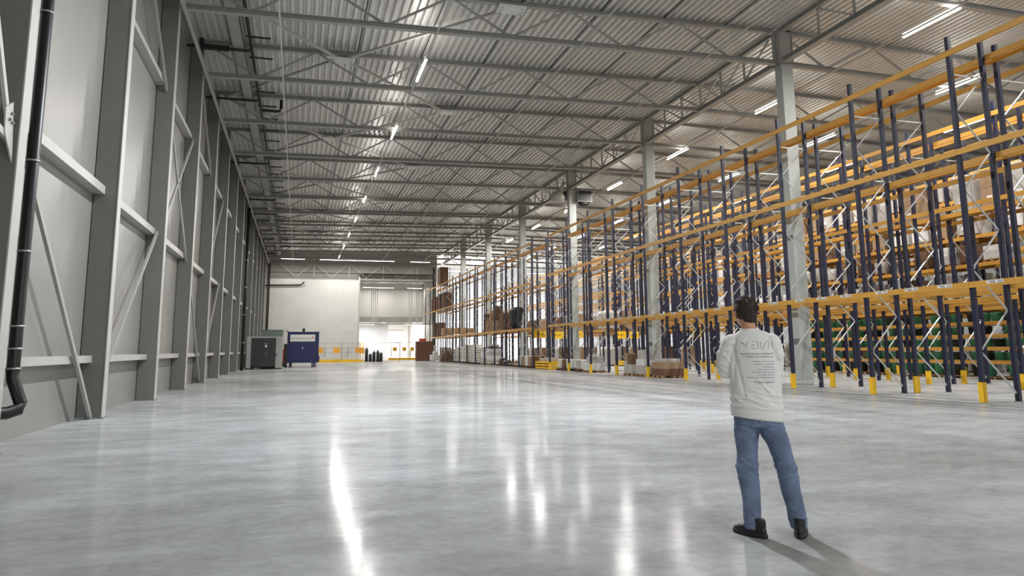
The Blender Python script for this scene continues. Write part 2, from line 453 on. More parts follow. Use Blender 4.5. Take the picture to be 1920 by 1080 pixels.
# ridge columns, heads and longitudinal girder
def ridge_col():
    r = empty('hall_column')
    MB().box(-.26, -.22, 0, .26, .22, 12.42).build('column_shaft', 'concrete_column', r, bevel=.02)
    hd = MB(); hd.box(-.3, -.02, 12.42, .3, .02, 13.9); hd.box(-.3, -.25, 12.42, -.27, .25, 13.9); hd.box(.27, -.25, 12.42, .3, .25, 13.9)
    hd.box(-.3, -.24, 12.42, .3, .24, 12.46); hd.box(-.27, -.2, 12.5, .27, .2, 13.8)
    hd.build('column_head', 'steel', r)
    return r
rc = ridge_col()
for i in range(7):
    c = rc if i == 0 else copy_tree(rc)
    c.location = (18.18, 11.91+12*i, 0)
    tag(c, 'pale grey square hall column rising through the racking, %s from the camera' % ORD[i], 'column', 'columns in the racking')
for i in range(7):
    c = copy_tree(rc); c.location = (39.7, 11.91+12*i, 0)
    tag(c, 'pale grey hall column of the far row deep behind the racking', 'column', 'far row of hall columns')
def girder(n):
    r = empty('ridge_girder')
    z0 = zb(XR); z1 = zt(XR)
    MB().hbar((0, .3, z0+.1), (0, 11.7, z0+.1), .26, .2).build('bottom_chord', 'steel', r)
    MB().hbar((0, .3, z1+.09), (0, 11.7, z1+.09), .22, .18).build('top_chord', 'steel', r)
    ys = [.6, 2.4, 4.2, 6.0, 7.8, 9.6, 11.4]
    for k in range(6):
        a, b = ys[k], ys[k+1]
        za, zb_ = (z1, z0+.2) if k < 3 else (z0+.2, z1)
        MB().bar((0, a, za), (0, b, zb_), .07, .07).build('diagonal', 'steel_light', r)
        if k: MB().bar((0, a, z0+.2), (0, a, z1), .07, .07).build('post', 'steel', r)
    return r
g0 = girder(0)
for i in range(7):
    g = g0 if i == 0 else copy_tree(g0)
    g.location = (XR+.1, 11.91+12*i, 0) if i < 6 else (XR+.1, 11.91+72, 0)
    tag(g, 'grey lattice girder between hall column heads, %s span from the camera' % ORD[i], 'girder', 'lattice girders along the column row')

# portal truss in front of the high end wall
r = empty('end_wall_truss', (0, 95.9, 0))
MB().hbar((-3.9, 0, 10.35), (17.2, 0, 10.35), .24, .3).build('bottom_chord', 'steel', r)
MB().hbar((-3.9, 0, 11.28), (17.2, 0, 11.28), .06, .08).build('middle_rail', 'steel', r)
MB().hbar((-3.9, 0, 10.75), (17.2, 0, 10.75), .06, .06).build('middle_rail', 'steel', r)
for k in range(5):
    x = -.6+4.35*k
    for dx in (-1.9, 1.9): MB().bar((x, 0, 10.5), (min(x+dx, 17.2), 0, 12.15), .09, .09).build('diagonal', 'steel_light', r)
    MB().bar((x+2.17, 0, 10.5), (x+2.17, 0, 12.15), .1, .1).build('post', 'steel_light', r)
tag(r, 'lattice truss in front of the high band of the far end wall', 'lattice truss')
for nm, x, y, h, s, txt in (('corner_column', -3.75, 94.6, 12.3, .3, 'pale steel column standing in the far left corner beside the white end wall'),
                            ('annex_column', 16.8, 95.5, 12.2, .3, 'grey steel column at the right end of the annex opening')):
    tag(MB().hbar((x, y, 0), (x, y, h), s, s).build(nm, 'steel_light'), txt, 'column')

# ------------------------------------------------------------------ lamps
LED_MESH = {}
def led(name, loc, length, along, label, group, power, meshm='led', light=True, wdt=.09, hang=0):
    r = empty(name, loc, 0 if along == 'Y' else pi/2)
    key = (length, meshm, wdt)
    if key not in LED_MESH:
        h = MB().box(-wdt/2, -length/2, .03, wdt/2, length/2, .1).mesh('housing', 'white_label')
        d = MB().box(-wdt/2+.005, -length/2+.01, .0, wdt/2-.005, length/2-.01, .03).mesh('diffuser', meshm)
        LED_MESH[key] = (h, d)
    h, d = LED_MESH[key]
    ob('housing', h, r); ob('diffuser', d, r)
    if light:
        lk = (length, power)
        if lk not in LED_MESH:
            L = bpy.data.lights.new('led_light', 'AREA'); L.shape = 'RECTANGLE'; L.size = wdt; L.size_y = length-.1
            L.energy = power; L.color = LED_COL; LED_MESH[lk] = L
        lo = bpy.data.objects.new('led_light', LED_MESH[lk]); COL.objects.link(lo); lo.parent = r; lo.location = (0, 0, -.02)
    if light:
        lu = (length, power, 'up')  # extra upward lamp added above the housing to brighten the roof
        if lu not in LED_MESH:
            L = bpy.data.lights.new('up_fill_light', 'AREA'); L.shape = 'RECTANGLE'; L.size = wdt*1.5; L.size_y = length-.1
            L.energy = power*UP; L.color = LED_COL; LED_MESH[lu] = L
        lo = bpy.data.objects.new('up_fill_light', LED_MESH[lu]); COL.objects.link(lo); lo.parent = r; lo.location = (0, 0, .115); lo.rotation_euler.x = pi
    for k in ((-1, 1) if hang else ()): MB().box(-.012, k*length*.35-.012, .1, .012, k*length*.35+.012, hang).build('hanger', 'galv', r)
    tag(r, label, 'ceiling light', group)
    return r
def led_row(x, z, ys, txt, group, power):
    for k, y in enumerate(ys):
        led('led_strip_light', (x, y, z), 2.4, 'Y', 'LED strip %s, %s from the camera' % (txt, ORD[k]), group, power)
LZ = 12.08
led_row(4.22, LZ, [-7.0]+[27.25+8.55*k for k in range(8)], 'hung over the open floor', 'LED strips over the open floor', LED_W)
strong = led('led_strip_light', (4.22, 16.0, LZ), 2.4, 'Y', 'strong cool LED strip over the open floor, just above the photo\'s upper edge', 'LED strips over the open floor', LED_W*4.0)
for ch in strong.children:
    if ch.type == 'LIGHT': ch.data.color = (.9, .95, 1.0)
led_row(20.25, 12.2, [10.0, 18.8]+[27.7+8.7*k for k in range(7)], 'over the first aisle behind the front racks', 'LED strips over the first aisle', LED_W*1.1)
led_row(26.2, 12.15, [14.5+8.7*k for k in range(9)], 'over the second aisle', 'LED strips over the second aisle', LED_W*.9)
led_row(31.2, 12.1, [19.0, 27.6, 36.4, 46.8, 55, 64, 73, 82], 'over the third aisle deep in the racking', 'LED strips over the third aisle', LED_W*.8)
for (x, z, t) in ((4.22, LZ+.16, 'over the open floor carrying the LED strips'), (20.25, 12.36, 'over the first aisle'), (26.2, 12.31, 'over the second aisle'), (31.2, 12.26, 'over the third aisle')):
    r = empty('lighting_track', (x, 0, z)); MB().box(-.03, -6, -.06, .03, 92, -.01).build('track_rail', 'steel_light', r)
    for k in range(2, 16): MB().tube([(0, 5.91+S*k, -.02), (0, 5.91+S*k, zb(x)-z+.02)], .008, 5).build('hanger', 'galv', r)
    tag(r, 'thin pale lighting track running along the hall %s' % t, 'lighting track')
for k, (xa, xb) in enumerate(((-2.35, .42), (2.17, 6.6), (6.7, 11.2), (13.2, 15.7))):
    led('led_strip_light', ((xa+xb)/2, 92.2, 12.3), xb-xa, 'X', 'bright LED strip across the hall before the end wall, %s from the left' % ORD[k], 'cross LED strips at the end wall', LED_W*(xb-xa)/2.4*.26, 'led_far', True, .16, zd((xa+xb)/2)-12.3)
for k, (xa, xb) in enumerate(((8.4, 12.6), (14.6, 16.7))):
    led('led_strip_light', ((xa+xb)/2, 104.5, 10.0), xb-xa, 'X', 'bright LED strip high in the annex, %s' % ('the long left one' if k == 0 else 'the short right one'), 'LED strips high in the annex', LED_W*(xb-xa)/2.4*.22, 'led_far', True, .2, .76)
for k, (xa, xb) in enumerate(((7.9, 10.3), (14.6, 17.0))):
    led('led_strip_light', ((xa+xb)/2, 106.8, 4.93), xb-xa, 'X', 'bright LED strip hung low under the annex beam, %s one' % ('left' if k == 0 else 'right'), 'LED strips under the annex beam', LED_W*.5, 'led_far', True, .2, .3)
for k, (x, y, z) in enumerate(((20.5, 99, 12.0), (26, 99, 12.0), (33, 100, 12.0), (22.4, 104, 5.3), (27.0, 104, 5.3), (15.2, 114, 5.9), (10, 115, 5.9), (36, 104, 5.3))):
    led('led_strip_light', (x, y, z), 3.6, 'X', 'LED strip at the bright far end beyond the racks, %s counted here' % ORD[k], 'LED strips at the far end beyond the racks', LED_W*3.2, 'led_far', True, .2, 13.95-z if x > 17.4 else 6.45-z)

# ------------------------------------------------------------------ pipes, trays, seam lines under the roof
r = empty('drain_pipe', (-2.15, 0, 13.0))
MB().tube([(0, 12, 0), (0, 88, 0)], .06, 10).build('pipe', 'black_pipe', r, True)
bk = MB().box(-.12, 0, -.03, .75, .06, .03).mesh('bracket', 'duct_dark')
for k in range(36): ob('bracket', bk, r, loc=(0, 13.4+2.05*k, 0))
tag(r, 'long black drain pipe with short cross brackets under the roof near the left wall', 'pipe')
r = empty('cable_tray', (-2.62, 0, 12.95)); m = MB(); m.box(-.22, 12, 0, .22, 94, .02); m.box(-.22, 12, 0, -.2, 94, .07); m.box(.2, 12, 0, .22, 94, .07); m.build('tray', 'steel', r)
tag(r, 'flat grey cable tray running beside the black roof pipe', 'cable tray')
for k, y in enumerate((28.8, 34.8, 47.0, 58.6, 64.8, 70.8)):
    m = MB(); m.tube([(-4.45, y, 12.84), (-2.3, y, 12.84), (-2.15, y, 12.87), (-2.15, y, 12.937)], .06, 10)
    if k == 0: m.box(-4.0, y-.12, 12.7, -3.85, y+.12, 13.15); m.box(-3.85, y-.09, 12.76, -2.95, y+.09, 12.93)
    tag(m.build('branch_pipe', 'black_pipe'), 'black branch pipe from the left wall to the roof pipe, %s from the camera' % ORD[k], 'pipe', 'black branch pipes')
m = MB(); m.tube([(-2.09, 36.6, 12.98), (-1.4, 36.6, 12.98), (-1.27, 36.6, 13.02), (-1.22, 36.6, 13.15), (-1.22, 36.6, 13.58)], .07, 10)
tag(m.build('elbow_pipe', 'black_pipe'), 'black elbow pipe turning up to the roof beside the long roof pipe', 'pipe')
tag(MB().tube([(-.95, 15, 12.03), (-.95, 92, 12.03)], .025, 6).build('conduit', 'white_label'), 'thin white conduit under the trusses near the left wall', 'conduit')
for k, x in enumerate((1.95, 4.6, 7.3, 10.35, 12.95, 15.6)):  # black tubes drawn for the dark deck seams, conduits beside them
    tag(MB().tube([(x, 10, zd(x)-.03), (x, 95, zd(x)-.02)], .018, 6).build('deck_seam_line', 'black'), 'black seam line under the roof deck, %s from the left wall' % ORD[k], 'cable', 'black seam lines under the roof')
    tag(MB().tube([(x+.14, 10, zd(x)-.03), (x+.14, 95, zd(x)-.03)], .022, 6).build('roof_conduit', 'white_label'), 'white conduit beside the %s black roof seam from the left wall' % ORD[k], 'conduit', 'white conduits under the roof')
for k, x in enumerate((9.5, 14.6)):
    tag(MB().tube([(x, 10, zb(x)-.04), (x, 91, zb(x)-.04)], .03, 6).build('light_conduit', 'steel_light'), 'pale conduit strung below the trusses, %s' % ('left of the two' if k == 0 else 'close to the column row'), 'conduit')

# rainwater pipes on the left wall
r = empty('downpipe', (-4.02, 12.62, 0))
MB().tube([(0, 0, 13.2), (0, 0, 1.15), (.02, -.02, 1.0), (.17, -.1, .66), (.16, -.15, .58), (.05, -.25, .54), (-.06, -.38, .54), (-.16, -.48, .54)], .088, 14).build('pipe', 'black_pipe', r, True)
for z in (6.72, 4.3, 2.9, 1.78, 1.45, 1.16):
    MB().tube([(0, 0, z-.012), (0, 0, z+.012)], .1, 14).build('pipe_clamp', 'galv', r, True)
tag(r, 'thick black rainwater downpipe with bright clamps beside the nearest left wall column', 'pipe')
r = empty('downpipe', (-3.86, 57.2, 0)); MB().tube([(0, 0, 11.9), (0, 0, 0)], .12, 10).build('pipe', 'black_pipe', r, True)
for z in (8, 6, 4, 2): MB().tube([(0, 0, z-.02), (0, 0, z+.02)], .14, 10).build('pipe_clamp', 'galv', r)
tag(r, 'black downpipe far down the left wall just before the grey cabinet', 'pipe')
tag(MB().tube([(-4.4, 94.8, 9.3), (.1, 94.8, 9.45), (.45, 94.7, 9.8)], .09, 8).build('end_wall_pipe', 'black_pipe'), 'dark bent pipe near the top of the white end wall', 'pipe')
m = MB(); m.tube([(-4.45, 88.5, 12.4), (-3.0, 88.5, 12.45), (-2.95, 88.5, 13.25), (-1.2, 88.5, 13.3), (-1.15, 88.5, 13.58)], .08, 8)
tag(m.build('corner_pipe', 'black_pipe'), 'black pipe stepping up under the roof in the far left corner', 'pipe')

# unit heater by the third column
r = empty('unit_heater', (18.95, 47.6, 11.4))
MB().box(-.55, -.3, .15, .55, .35, .95).build('casing', 'mid_grey', r, bevel=.02)
m = MB()
for k in range(9): m.bar((-.48, -.33, .24+.08*k), (.48, -.33, .24+.08*k), .05, .045)
m.build('louvres', 'louvre', r); MB().box(-.5, -.31, .2, .5, -.3, .92).build('back_panel', 'black', r)
MB().loft([(0, 0, -.1, .2, .2), (0, 0, .0, .38, .26), (0, 0, .15, .42, .28)], 20).build('air_outlet', 'black', r, True)
for x in (-.5, .5): MB().tube([(x, 0, .95), (x, 0, 2.3)], .012, 6).build('hanger', 'galv', r)
tag(r, 'dark louvred unit heater hanging beside the third visible hall column', 'heater')
r = empty('fan_unit', (17.0, 47.4, 11.5))
MB().loft([(0, 0, 0, .5, .3), (0, 0, .3, .55, .35), (0, 0, .7, .3, .3)], 16).build('casing', 'steel', r, True)
MB().tube([(0, 0, .7), (.3, 0, 1.0), (.5, 0, 1.4)], .12, 10).build('duct', 'steel_light', r, True)
MB().box(.45, -.25, .1, .6, .25, .7).build('grille', 'black', r); MB().box(-.02, -.02, .7, .02, .02, 2.42).build('hanger', 'galv', r)
tag(r, 'rounded grey fan unit left of the column that carries the heater', 'fan')

# ------------------------------------------------------------------ pallet racking
BAY = 3.662
FY0 = 14.65                      # a frame line of the front row; the others follow every BAY
def frame_parts(depth, H, far=False):
    """meshes of one upright frame: two posts, zigzag brace, foot plates"""
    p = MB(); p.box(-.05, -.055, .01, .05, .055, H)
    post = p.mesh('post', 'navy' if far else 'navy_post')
    b = MB(); x0, x1 = .05, depth-.05
    b.bar((x0, 0, .22), (x1, 0, .22), .03, .045, (0, 0, 1))
    z = .22; k = 0
    while z < H-1.2:
        a, c = (x0, x1) if k % 2 else (x1, x0)
        b.bar((a, 0, z), (c, 0, z+1.03), .025, .04, (0, 1, 0)); z += 1.03; k += 1
    b.bar((x0, 0, z), (x1, 0, z), .025, .04)
    return post, b.mesh('brace', 'brace'), MB().box(-.08, -.09, 0, .08, .09, .012).mesh('foot_plate', 'mid_grey')
FR = {}
def frame_proto(depth, H, guard):
    key = (depth, H, guard)
    if key in FR: return FR[key]
    post, br, fp = frame_parts(depth, H)
    e = empty('upright_frame')
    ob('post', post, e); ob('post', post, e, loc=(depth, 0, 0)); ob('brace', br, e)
    ob('foot_plate', fp, e); ob('foot_plate', fp, e, loc=(depth, 0, 0))
    if guard:
        g = MB(); g.box(-.075, -.075, .012, -.05, .075, .5); g.box(-.075, -.075, .012, .04, -.055, .5); g.box(-.075, .055, .012, .04, .075, .5)
        ob('post_guard', g.mesh('post_guard', 'yellow'), e)
    FR[key] = e
    return e
USED = set()
BM = {}
def beam_mesh(h, lab, length=BAY-.1):
    key = (h, lab, round(length, 2))
    if key not in BM:
        m = MB(); m.box(-.025, .004, -h, .025, BAY-.004, 0); m.box(-.028, .004, -h*.45, -.025, BAY-.004, -h*.35)
        
        if lab:
            for k in range(3):
                y = .5+1.1*k; m.cur = 1; m.box(-.031, y, -.085, -.0285, y+.46, -.012)
                m.cur = 2
                for q in range(3): m.box(-.0325, y+.03+.05*q, -.075, -.031, y+.055+.05*q, -.022)
                m.box(-.0325, y+.22, -.05, -.031, y+.42, -.03); m.box(-.0325, y+.22, -.075, -.031, y+.36, -.06); m.cur = 0
        BM[key] = m.mesh('shelf_beam', ['ochre', 'white_label', 'print_grey'])
    return BM[key]
def rack(x, depth, n0, n1, levels, H, label, guard=True, lab_levels=(), skip=(), only=None, group='rows of pallet racking'):
    """rack row along Y from frame line n0 to n1; levels are the heights of the beam tops"""
    r = empty('pallet_rack', (x, FY0+BAY*n0, 0))
    for k in range(n1-n0+1):
        src = frame_proto(depth, H, guard)
        if id(src) in USED: f = copy_tree(src, r)
        else: f = src; f.parent = r; USED.add(id(src))
        f.location = (0, BAY*k, 0)
    items = []
    for k in range(n1-n0):
        for z in levels:
            if (k+n0, z) in skip: continue
            for q in (0, 1): items.append((k, z, q))
    for (k, z, q) in items[:96]:
        o = ob('shelf_beam', beam_mesh(.15, (z in lab_levels) and q == 0), r, loc=(depth*q+(-.077 if q == 0 else .077), BAY*k, z))
    if items[96:]:
        m = MB()
        for (k, z, q) in items[96:]: m.box(depth*q-.025+(-.077, .077)[q], BAY*k+.004, z-.15, depth*q+.025+(-.077, .077)[q], BAY*(k+1)-.004, z)
        m.build('distant_beams', 'ochre', r)['kind'] = 'stuff'
    tag(r, label, 'pallet rack', group)
    return r
A_LV = [2.98, 6.41, 9.09]
rack(16.28, 1.1, -1, 9, A_LV, 9.5, 'empty blue and ochre rack row standing nearest the open floor', True, (2.98,))
rack(17.87, 1.15, -1, 9, [2.98, 6.41, 9.09], 9.45, 'rack row just behind the front one, around the hall columns', True, (2.98,))
rack(16.28, 1.1, 10, 23, [2.93, 6.2, 9.15], 9.5, 'far end rack row with cartons and stacks, reaching the end of the open floor', False, ())
rack(17.87, 1.15, 10, 23, [2.93, 6.2, 9.15], 9.4, 'second rack row at the far end, behind the one with cartons', False)
rack(22.0, 1.1, 0, 9, [3.0, 6.25, 9.1], 9.45, 'third rack row, beyond the first aisle, with yellow foot guards')
rack(23.6, 1.1, 0, 9, [3.0, 6.25, 9.1], 9.45, 'fourth rack row, back to back with the third one')
C_LV = [.79, 1.34, 1.86, 2.39, 3.0, 4.85, 6.05, 7.7, 9.1]
C_HI = [3.0, 4.85, 6.05, 7.7, 9.1]
rack(27.6, 1.1, 1, 6, C_LV, 9.45, 'loaded rack row across the second aisle with green tubs on its low shelves')
rack(27.6, 1.1, 7, 9, [3.0, 6.1, 9.1], 9.45, 'short rack row left of the one with green tubs')
rack(29.2, 1.1, 1, 9, [3.0, 6.05, 9.1], 9.45, 'rack row behind the loaded one with green tubs', False)
rack(33.2, 1.1, 2, 9, [3.0, 6.05, 9.1], 9.45, 'deep rack row across the third aisle', False)
for k, (x, a, b) in enumerate(((23.8, 11, 21), (25.3, 11, 21), (29.6, 10, 20), (31.1, 10, 20), (34.4, 11, 19))):
    rack(x, 1.1, a, b, [2.9, 6.0, 8.9], 9.3, 'distant rack row beyond the cross aisle, %s from the left' % ORD[k], False, group='distant rack rows beyond the cross aisle')

# yellow end rails and aisle signs of the distant rows
for k, (xa, xb, y) in enumerate(((23.6, 26.6, 53.4), (29.2, 32.4, 49.6))):
    r = empty('end_guard_rail', ((xa+xb)/2, y, 0)); L = (xb-xa)/2
    for z in (.12, .3): MB().box(-L, -.04, z, L, .04, z+.13).build('rail', 'yellow', r, bevel=.01)
    for x in (-L+.08, 0, L-.08): MB().box(x-.05, -.02, 0, x+.05, .1, .46).build('rail_post', 'yellow', r)
    tag(r, 'low yellow guard rail at the foot of distant racks, the %s one' % ('left' if k == 0 else 'right'), 'guard rail', 'yellow guard rails of the distant racks')
def text_mesh(body, size, align='LEFT', shear=0):
    cu = bpy.data.curves.new('t', 'FONT'); cu.body = body; cu.size = size; cu.align_x = align; cu.shear = shear; cu.resolution_u = 3
    o = bpy.data.objects.new('t', cu); COL.objects.link(o)
    dg = bpy.context.evaluated_depsgraph_get(); me = bpy.data.meshes.new_from_object(o.evaluated_get(dg))
    bpy.data.objects.remove(o); bpy.data.curves.remove(cu); return me
def text_obj(name, body, size, mt, parent, mw, align='CENTER', mirror=True):
    me = text_mesh(body, size, align)
    if mirror:
        for v in me.vertices: v.co.x *= -1
        me.flip_normals()
    me.materials.clear(); me.materials.append(MAT[mt]); o = ob(name, me, parent); o.matrix_local = mw; return o
FACE = Matrix.Rotation(pi/2, 4, 'X')
for k, (x, y, z, wd) in enumerate(((24.2, 53.6, 2.42, .95), (25.35, 53.6, 2.42, .8), (21.24, 55.2, 2.5, 1.1), (19.55, 55.2, 2.45, 1.1), (18.1, 55.2, 2.5, 1.0), (28.6, 49.4, 2.42, .9))):
    r = empty('aisle_sign', (x, y, z))
    MB().box(-wd/2, -.01, -.28, wd/2, .01, .28).build('sign_board', 'yellow', r)
    text_obj('sign_text', 'A-01' if k > 1 else '%s A' % (18, 17)[k], .3, 'black', r, Matrix.Translation((0, -.012, -.1)) @ FACE)
    MB().box(-.02, .01, -z, .02, .03, .5).build('sign_post', 'galv', r)
    tag(r, 'yellow aisle sign with black characters behind the racks, %s from the left' % ('fourth', 'fifth', 'third', 'second', 'first')[k] if k < 5 else 'yellow aisle sign with black characters, rightmost behind the racks', 'sign', 'yellow aisle signs')

# ------------------------------------------------------------------ goods
def pallet_mb(m, x0, y0, L=1.2, W=.8, z=0):
    """euro pallet, long side along X"""
    for k in range(3):
        yy = y0+k*(W-.1)/2; m.box(x0, yy, z, x0+L, yy+.1, z+.022)
        for q in range(3): m.box(x0+q*(L-.14)/2, yy, z+.022, x0+q*(L-.14)/2+.14, yy+.1, z+.1)
    for q in range(5): m.box(x0, y0+q*(W-.14)/4, z+.1, x0+L, y0+q*(W-.14)/4+.14, z+.122)
    return m
PROTO = {}
def load_proto(kind, H, seed=0):
    """a load on a pallet, footprint 1.1 deep (X) x .8-1.1 wide (Y), origin bottom centre"""
    key = (kind, H, seed)
    if key in PROTO: return PROTO[key], False
    rnd = random.Random(seed*31+int(H*100)); r = empty('pallet_load')
    pallet_mb(MB(), -.55, -.4, 1.1, .8).build('pallet', 'wood' if kind != 'dark' else 'wood_dark', r)
    if kind in ('wrap', 'carton', 'white', 'dark'):
        m = MB(); rows = max(2, int(H/.28)); hh = H/rows
        for q in range(rows):
            z = .124+q*hh; n = 3 if q % 2 else 2
            for a in range(2):
                for b in range(n):
                    w = .78/n; j = rnd.uniform(-.012, .012)
                    m.box(-.53+a*.53+.006+j, -.39+b*w+.006, z+.002, -.53+(a+1)*.53-.006+j, -.39+(b+1)*w-.006, z+hh-.004)
        mt = {'wrap': 'wrap', 'carton': 'carton', 'white': 'wrap_white', 'dark': 'carton_dark'}[kind]
        m.build('stacked_boxes', mt, r)
        if kind in ('wrap', 'white'):
            s = MB(); n = 28; rings = []
            for k in range(6):
                z = .1+(H+.02)*k/5
                for q in range(n):
                    t = 2*pi*q/n; ca, sa = cos(t), sin(t)
                    e = max(abs(ca), abs(sa)); j = 1+.02*sin(7*t+k*2.1+seed)
                    s.v.append((.55*ca/e*j, .405*sa/e*j, z))
            for k in range(5):
                for q in range(n): s.f.append((k*n+q, k*n+(q+1) % n, (k+1)*n+(q+1) % n, (k+1)*n+q)); s.mi.append(0)
            s.f.append(tuple(5*n+q for q in range(n))); s.mi.append(0)
            s.build('film_wrap', mt, r, True)
        if kind == 'carton' or kind == 'wrap':
            MB().box(-.575, -.1, .3, -.571, .12, .45).build('paper_label', 'white_label', r)
    elif kind == 'tubs':
        for b in range(2):
            m = MB(); y = -.2+.4*b
            m.loft([(0, y, .125, .42, .16), (0, y, H-.03, .48, .19), (0, y, H-.03, .5, .2), (0, y, H, .5, .2)], 16)
            m.build('tub', 'crate_green' if (seed+b) % 4 else 'crate_black', r)
    PROTO[key] = r
    return r, True
def place_load(kind, H, seed, x, y, z, label, group, rz=0):
    p, new = load_proto(kind, H, seed)
    o = p if new else copy_tree(p)
    o.location = (x, y, z); o.rotation_euler.z = rz
    tag(o, label, 'pallet load', group); return o
# loads on the row with green tubs (C) and its neighbours
rnd = random.Random(11)
fl = lambda n: FY0+BAY*n
lv = {4: 'first shelf above the tubs', 5: 'second shelf above the tubs', 6: 'third shelf above the tubs', 7: 'fourth shelf above the tubs', 8: 'top shelf'}
for n in range(1, 6):
    for li, z in ((4, 3.0), (5, 4.85), (6, 6.05), (7, 7.7)):
        for q in range(3):
            if rnd.random() < (.06 if li < 6 else .28): continue
            gap = (1.85, 1.2, 1.65, 1.4)[li-4]-.42
            H = round(gap*rnd.choice((.72, .85, .95)), 2)
            kind = {4: rnd.choice(('white', 'white', 'wrap')), 5: rnd.choice(('wrap', 'dark', 'white')), 6: rnd.choice(('wrap', 'carton', 'white')), 7: rnd.choice(('wrap', 'wrap', 'carton'))}[li]
            desc = {'white': 'white film-wrapped', 'wrap': 'grey film-wrapped', 'dark': 'dark brown', 'carton': 'brown carton'}[kind]
            place_load(kind, H, rnd.randint(0, 2), 28.15, fl(n)+.66+1.16*q, z+.002, '%s load, %s' % (desc, lv[li]), '%s loads on the %s' % (desc, lv[li]))
# green tubs on the low shelves
TB = {}
def tub(k, z, x, y, h):
    key = (k, round(h, 2))
    if key not in TB:
        m = MB(); m.loft([(0, 0, 0, .2, .2), (0, 0, h-.04, .24, .24), (0, 0, h-.04, .255, .255), (0, 0, h-.01, .255, .255), (0, 0, h-.01, .235, .235)], 18)
        TB[key] = m.mesh('tub', 'crate_green' if k else 'crate_black', True)
        for p in TB[key].polygons: p.use_smooth = len(p.vertices) == 4
    o = ob('storage_tub', TB[key], loc=(x, y, z)); return o
SH = ['on the floor pallets', 'on the lowest shelf', 'on the second shelf', 'on the third shelf', 'on the fourth shelf']
for n in range(1, 6):
    for li, (z, h) in enumerate(((.125, .48), (.79, .34), (1.34, .34), (1.86, .34), (2.39, .36))):
        if li == 0:
            for q in range(3):
                o = pallet_mb(MB(), 0, 0, 1.1, 1.0).build('floor_pallet', 'wood'); o.location = (27.58, fl(n)+.12+1.18*q, 0)
                tag(o, 'flat wooden pallet under the floor tubs', 'pallet', 'pallets under the floor tubs')
        for q in range(6):
            g = 1 if rnd.random() < .72 else 0
            if rnd.random() < .1: continue
            o = tub(g, z+.004, 27.9, fl(n)+.42+.565*q, h)
            tag(o, '%s tub %s of the loaded rack' % ('green' if g else 'black', SH[li]), 'tub', '%s tubs %s' % ('green' if g else 'black', SH[li]))
# sparse loads on the deeper rows, just enough to close the view
for (x, lo, hi, zz) in ((29.75, 1, 9, (3.0, 6.05)), (33.75, 2, 9, (.0, 3.0, 6.05))):
    for n in range(lo, hi):
        for z in zz:
            for q in range(3):
                if rnd.random() < .3: continue
                kind = rnd.choice(('wrap', 'carton', 'white', 'wrap'))
                place_load(kind, 1.5, rnd.randint(0, 1), x, fl(n)+.66+1.16*q, z+.002, '%s load, %s %s' % ({'wrap': 'grey wrapped', 'carton': 'brown carton', 'white': 'white wrapped'}[kind], {.0: 'floor level', 3.0: 'lower shelf', 6.05: 'upper shelf'}[z], 'right behind the tub rack' if x < 31 else 'across the third aisle'), '%s deep loads %s %s' % (kind, x, z))
for (x, lo, hi) in ((24.35, 11, 18), (25.85, 11, 18), (30.15, 10, 18)):
    for n in range(lo, hi):
        for z in (0, 2.9):
            for q in range(3):
                if rnd.random() < .45: continue
                kind = rnd.choice(('wrap', 'carton', 'dark')); place_load(kind, 1.4, rnd.randint(0, 1), x, fl(n)+.66+1.16*q, z+.002, '%s load, %s of the %s distant rack row' % ({'wrap': 'grey wrapped', 'carton': 'brown carton', 'dark': 'dark brown'}[kind], 'foot' if z == 0 else 'first shelf', {24.35: 'first', 25.85: 'second', 30.15: 'third'}[x]), '%s loads beyond the cross aisle %s %s' % (kind, x, z))
# a few loads high on the fourth row, right of the photo
for n, q, kind in ((1, 0, 'wrap'), (1, 1, 'carton'), (1, 2, 'wrap'), (2, 1, 'carton'), (3, 0, 'wrap')):
    place_load(kind, 1.3, q % 2, 24.15, fl(n)+.66+1.16*q, 6.252, '%s load, middle shelf of the fourth rack row, number %s from right' % ({'wrap': 'grey wrapped', 'carton': 'brown carton'}[kind], ('one', 'two', 'three', 'four', 'five')[n*3+q-3 if n == 1 else n+1]), 'loads on the fourth row')

# ---- goods at the foot of the front row, from the hall columns to the far end
def bags(x0, y0, nx, ny, nz, mt, name, label, cat, h=.16, seed=1, pal=True):
    rn = random.Random(seed); r = empty(name, (x0, y0, 0))
    if pal: pallet_mb(MB(), -.58, -.6, 1.16, 1.2).build('pallet', 'wood_dark', r)
    for k in range(nz):
        for a in range(nx):
            for b in range(ny):
                m = MB(); w = 1.14/nx; d = 1.14/ny
                m.ball((-.57+w*(a+.5)+rn.uniform(-.03, .03), -.57+d*(b+.5)+rn.uniform(-.03, .03), .125+h*(k+.5)), (w*.56, d*.56, h*.62), 10, 6)
                m.build('sack', mt, r, True)
    return tag(r, label, cat)
def boxes(x0, y0, dims, mt, label, cat='box stack', pal='wood', name='box_stack', rz=0, z=0):
    """dims: list of (cx, cy, cz0, sx, sy, sz[, material])"""
    r = empty(name, (x0, y0, z), rz)
    if pal: pallet_mb(MB(), -.58, -.5, 1.16, 1.0).build('pallet', pal, r)
    for d in dims:
        MB().box(d[0]-d[3]/2, d[1]-d[4]/2, d[2], d[0]+d[3]/2, d[1]+d[4]/2, d[2]+d[5]).build('carton', d[6] if len(d) > 6 else mt, r, bevel=.012)
    return tag(r, label, cat)
P = .124
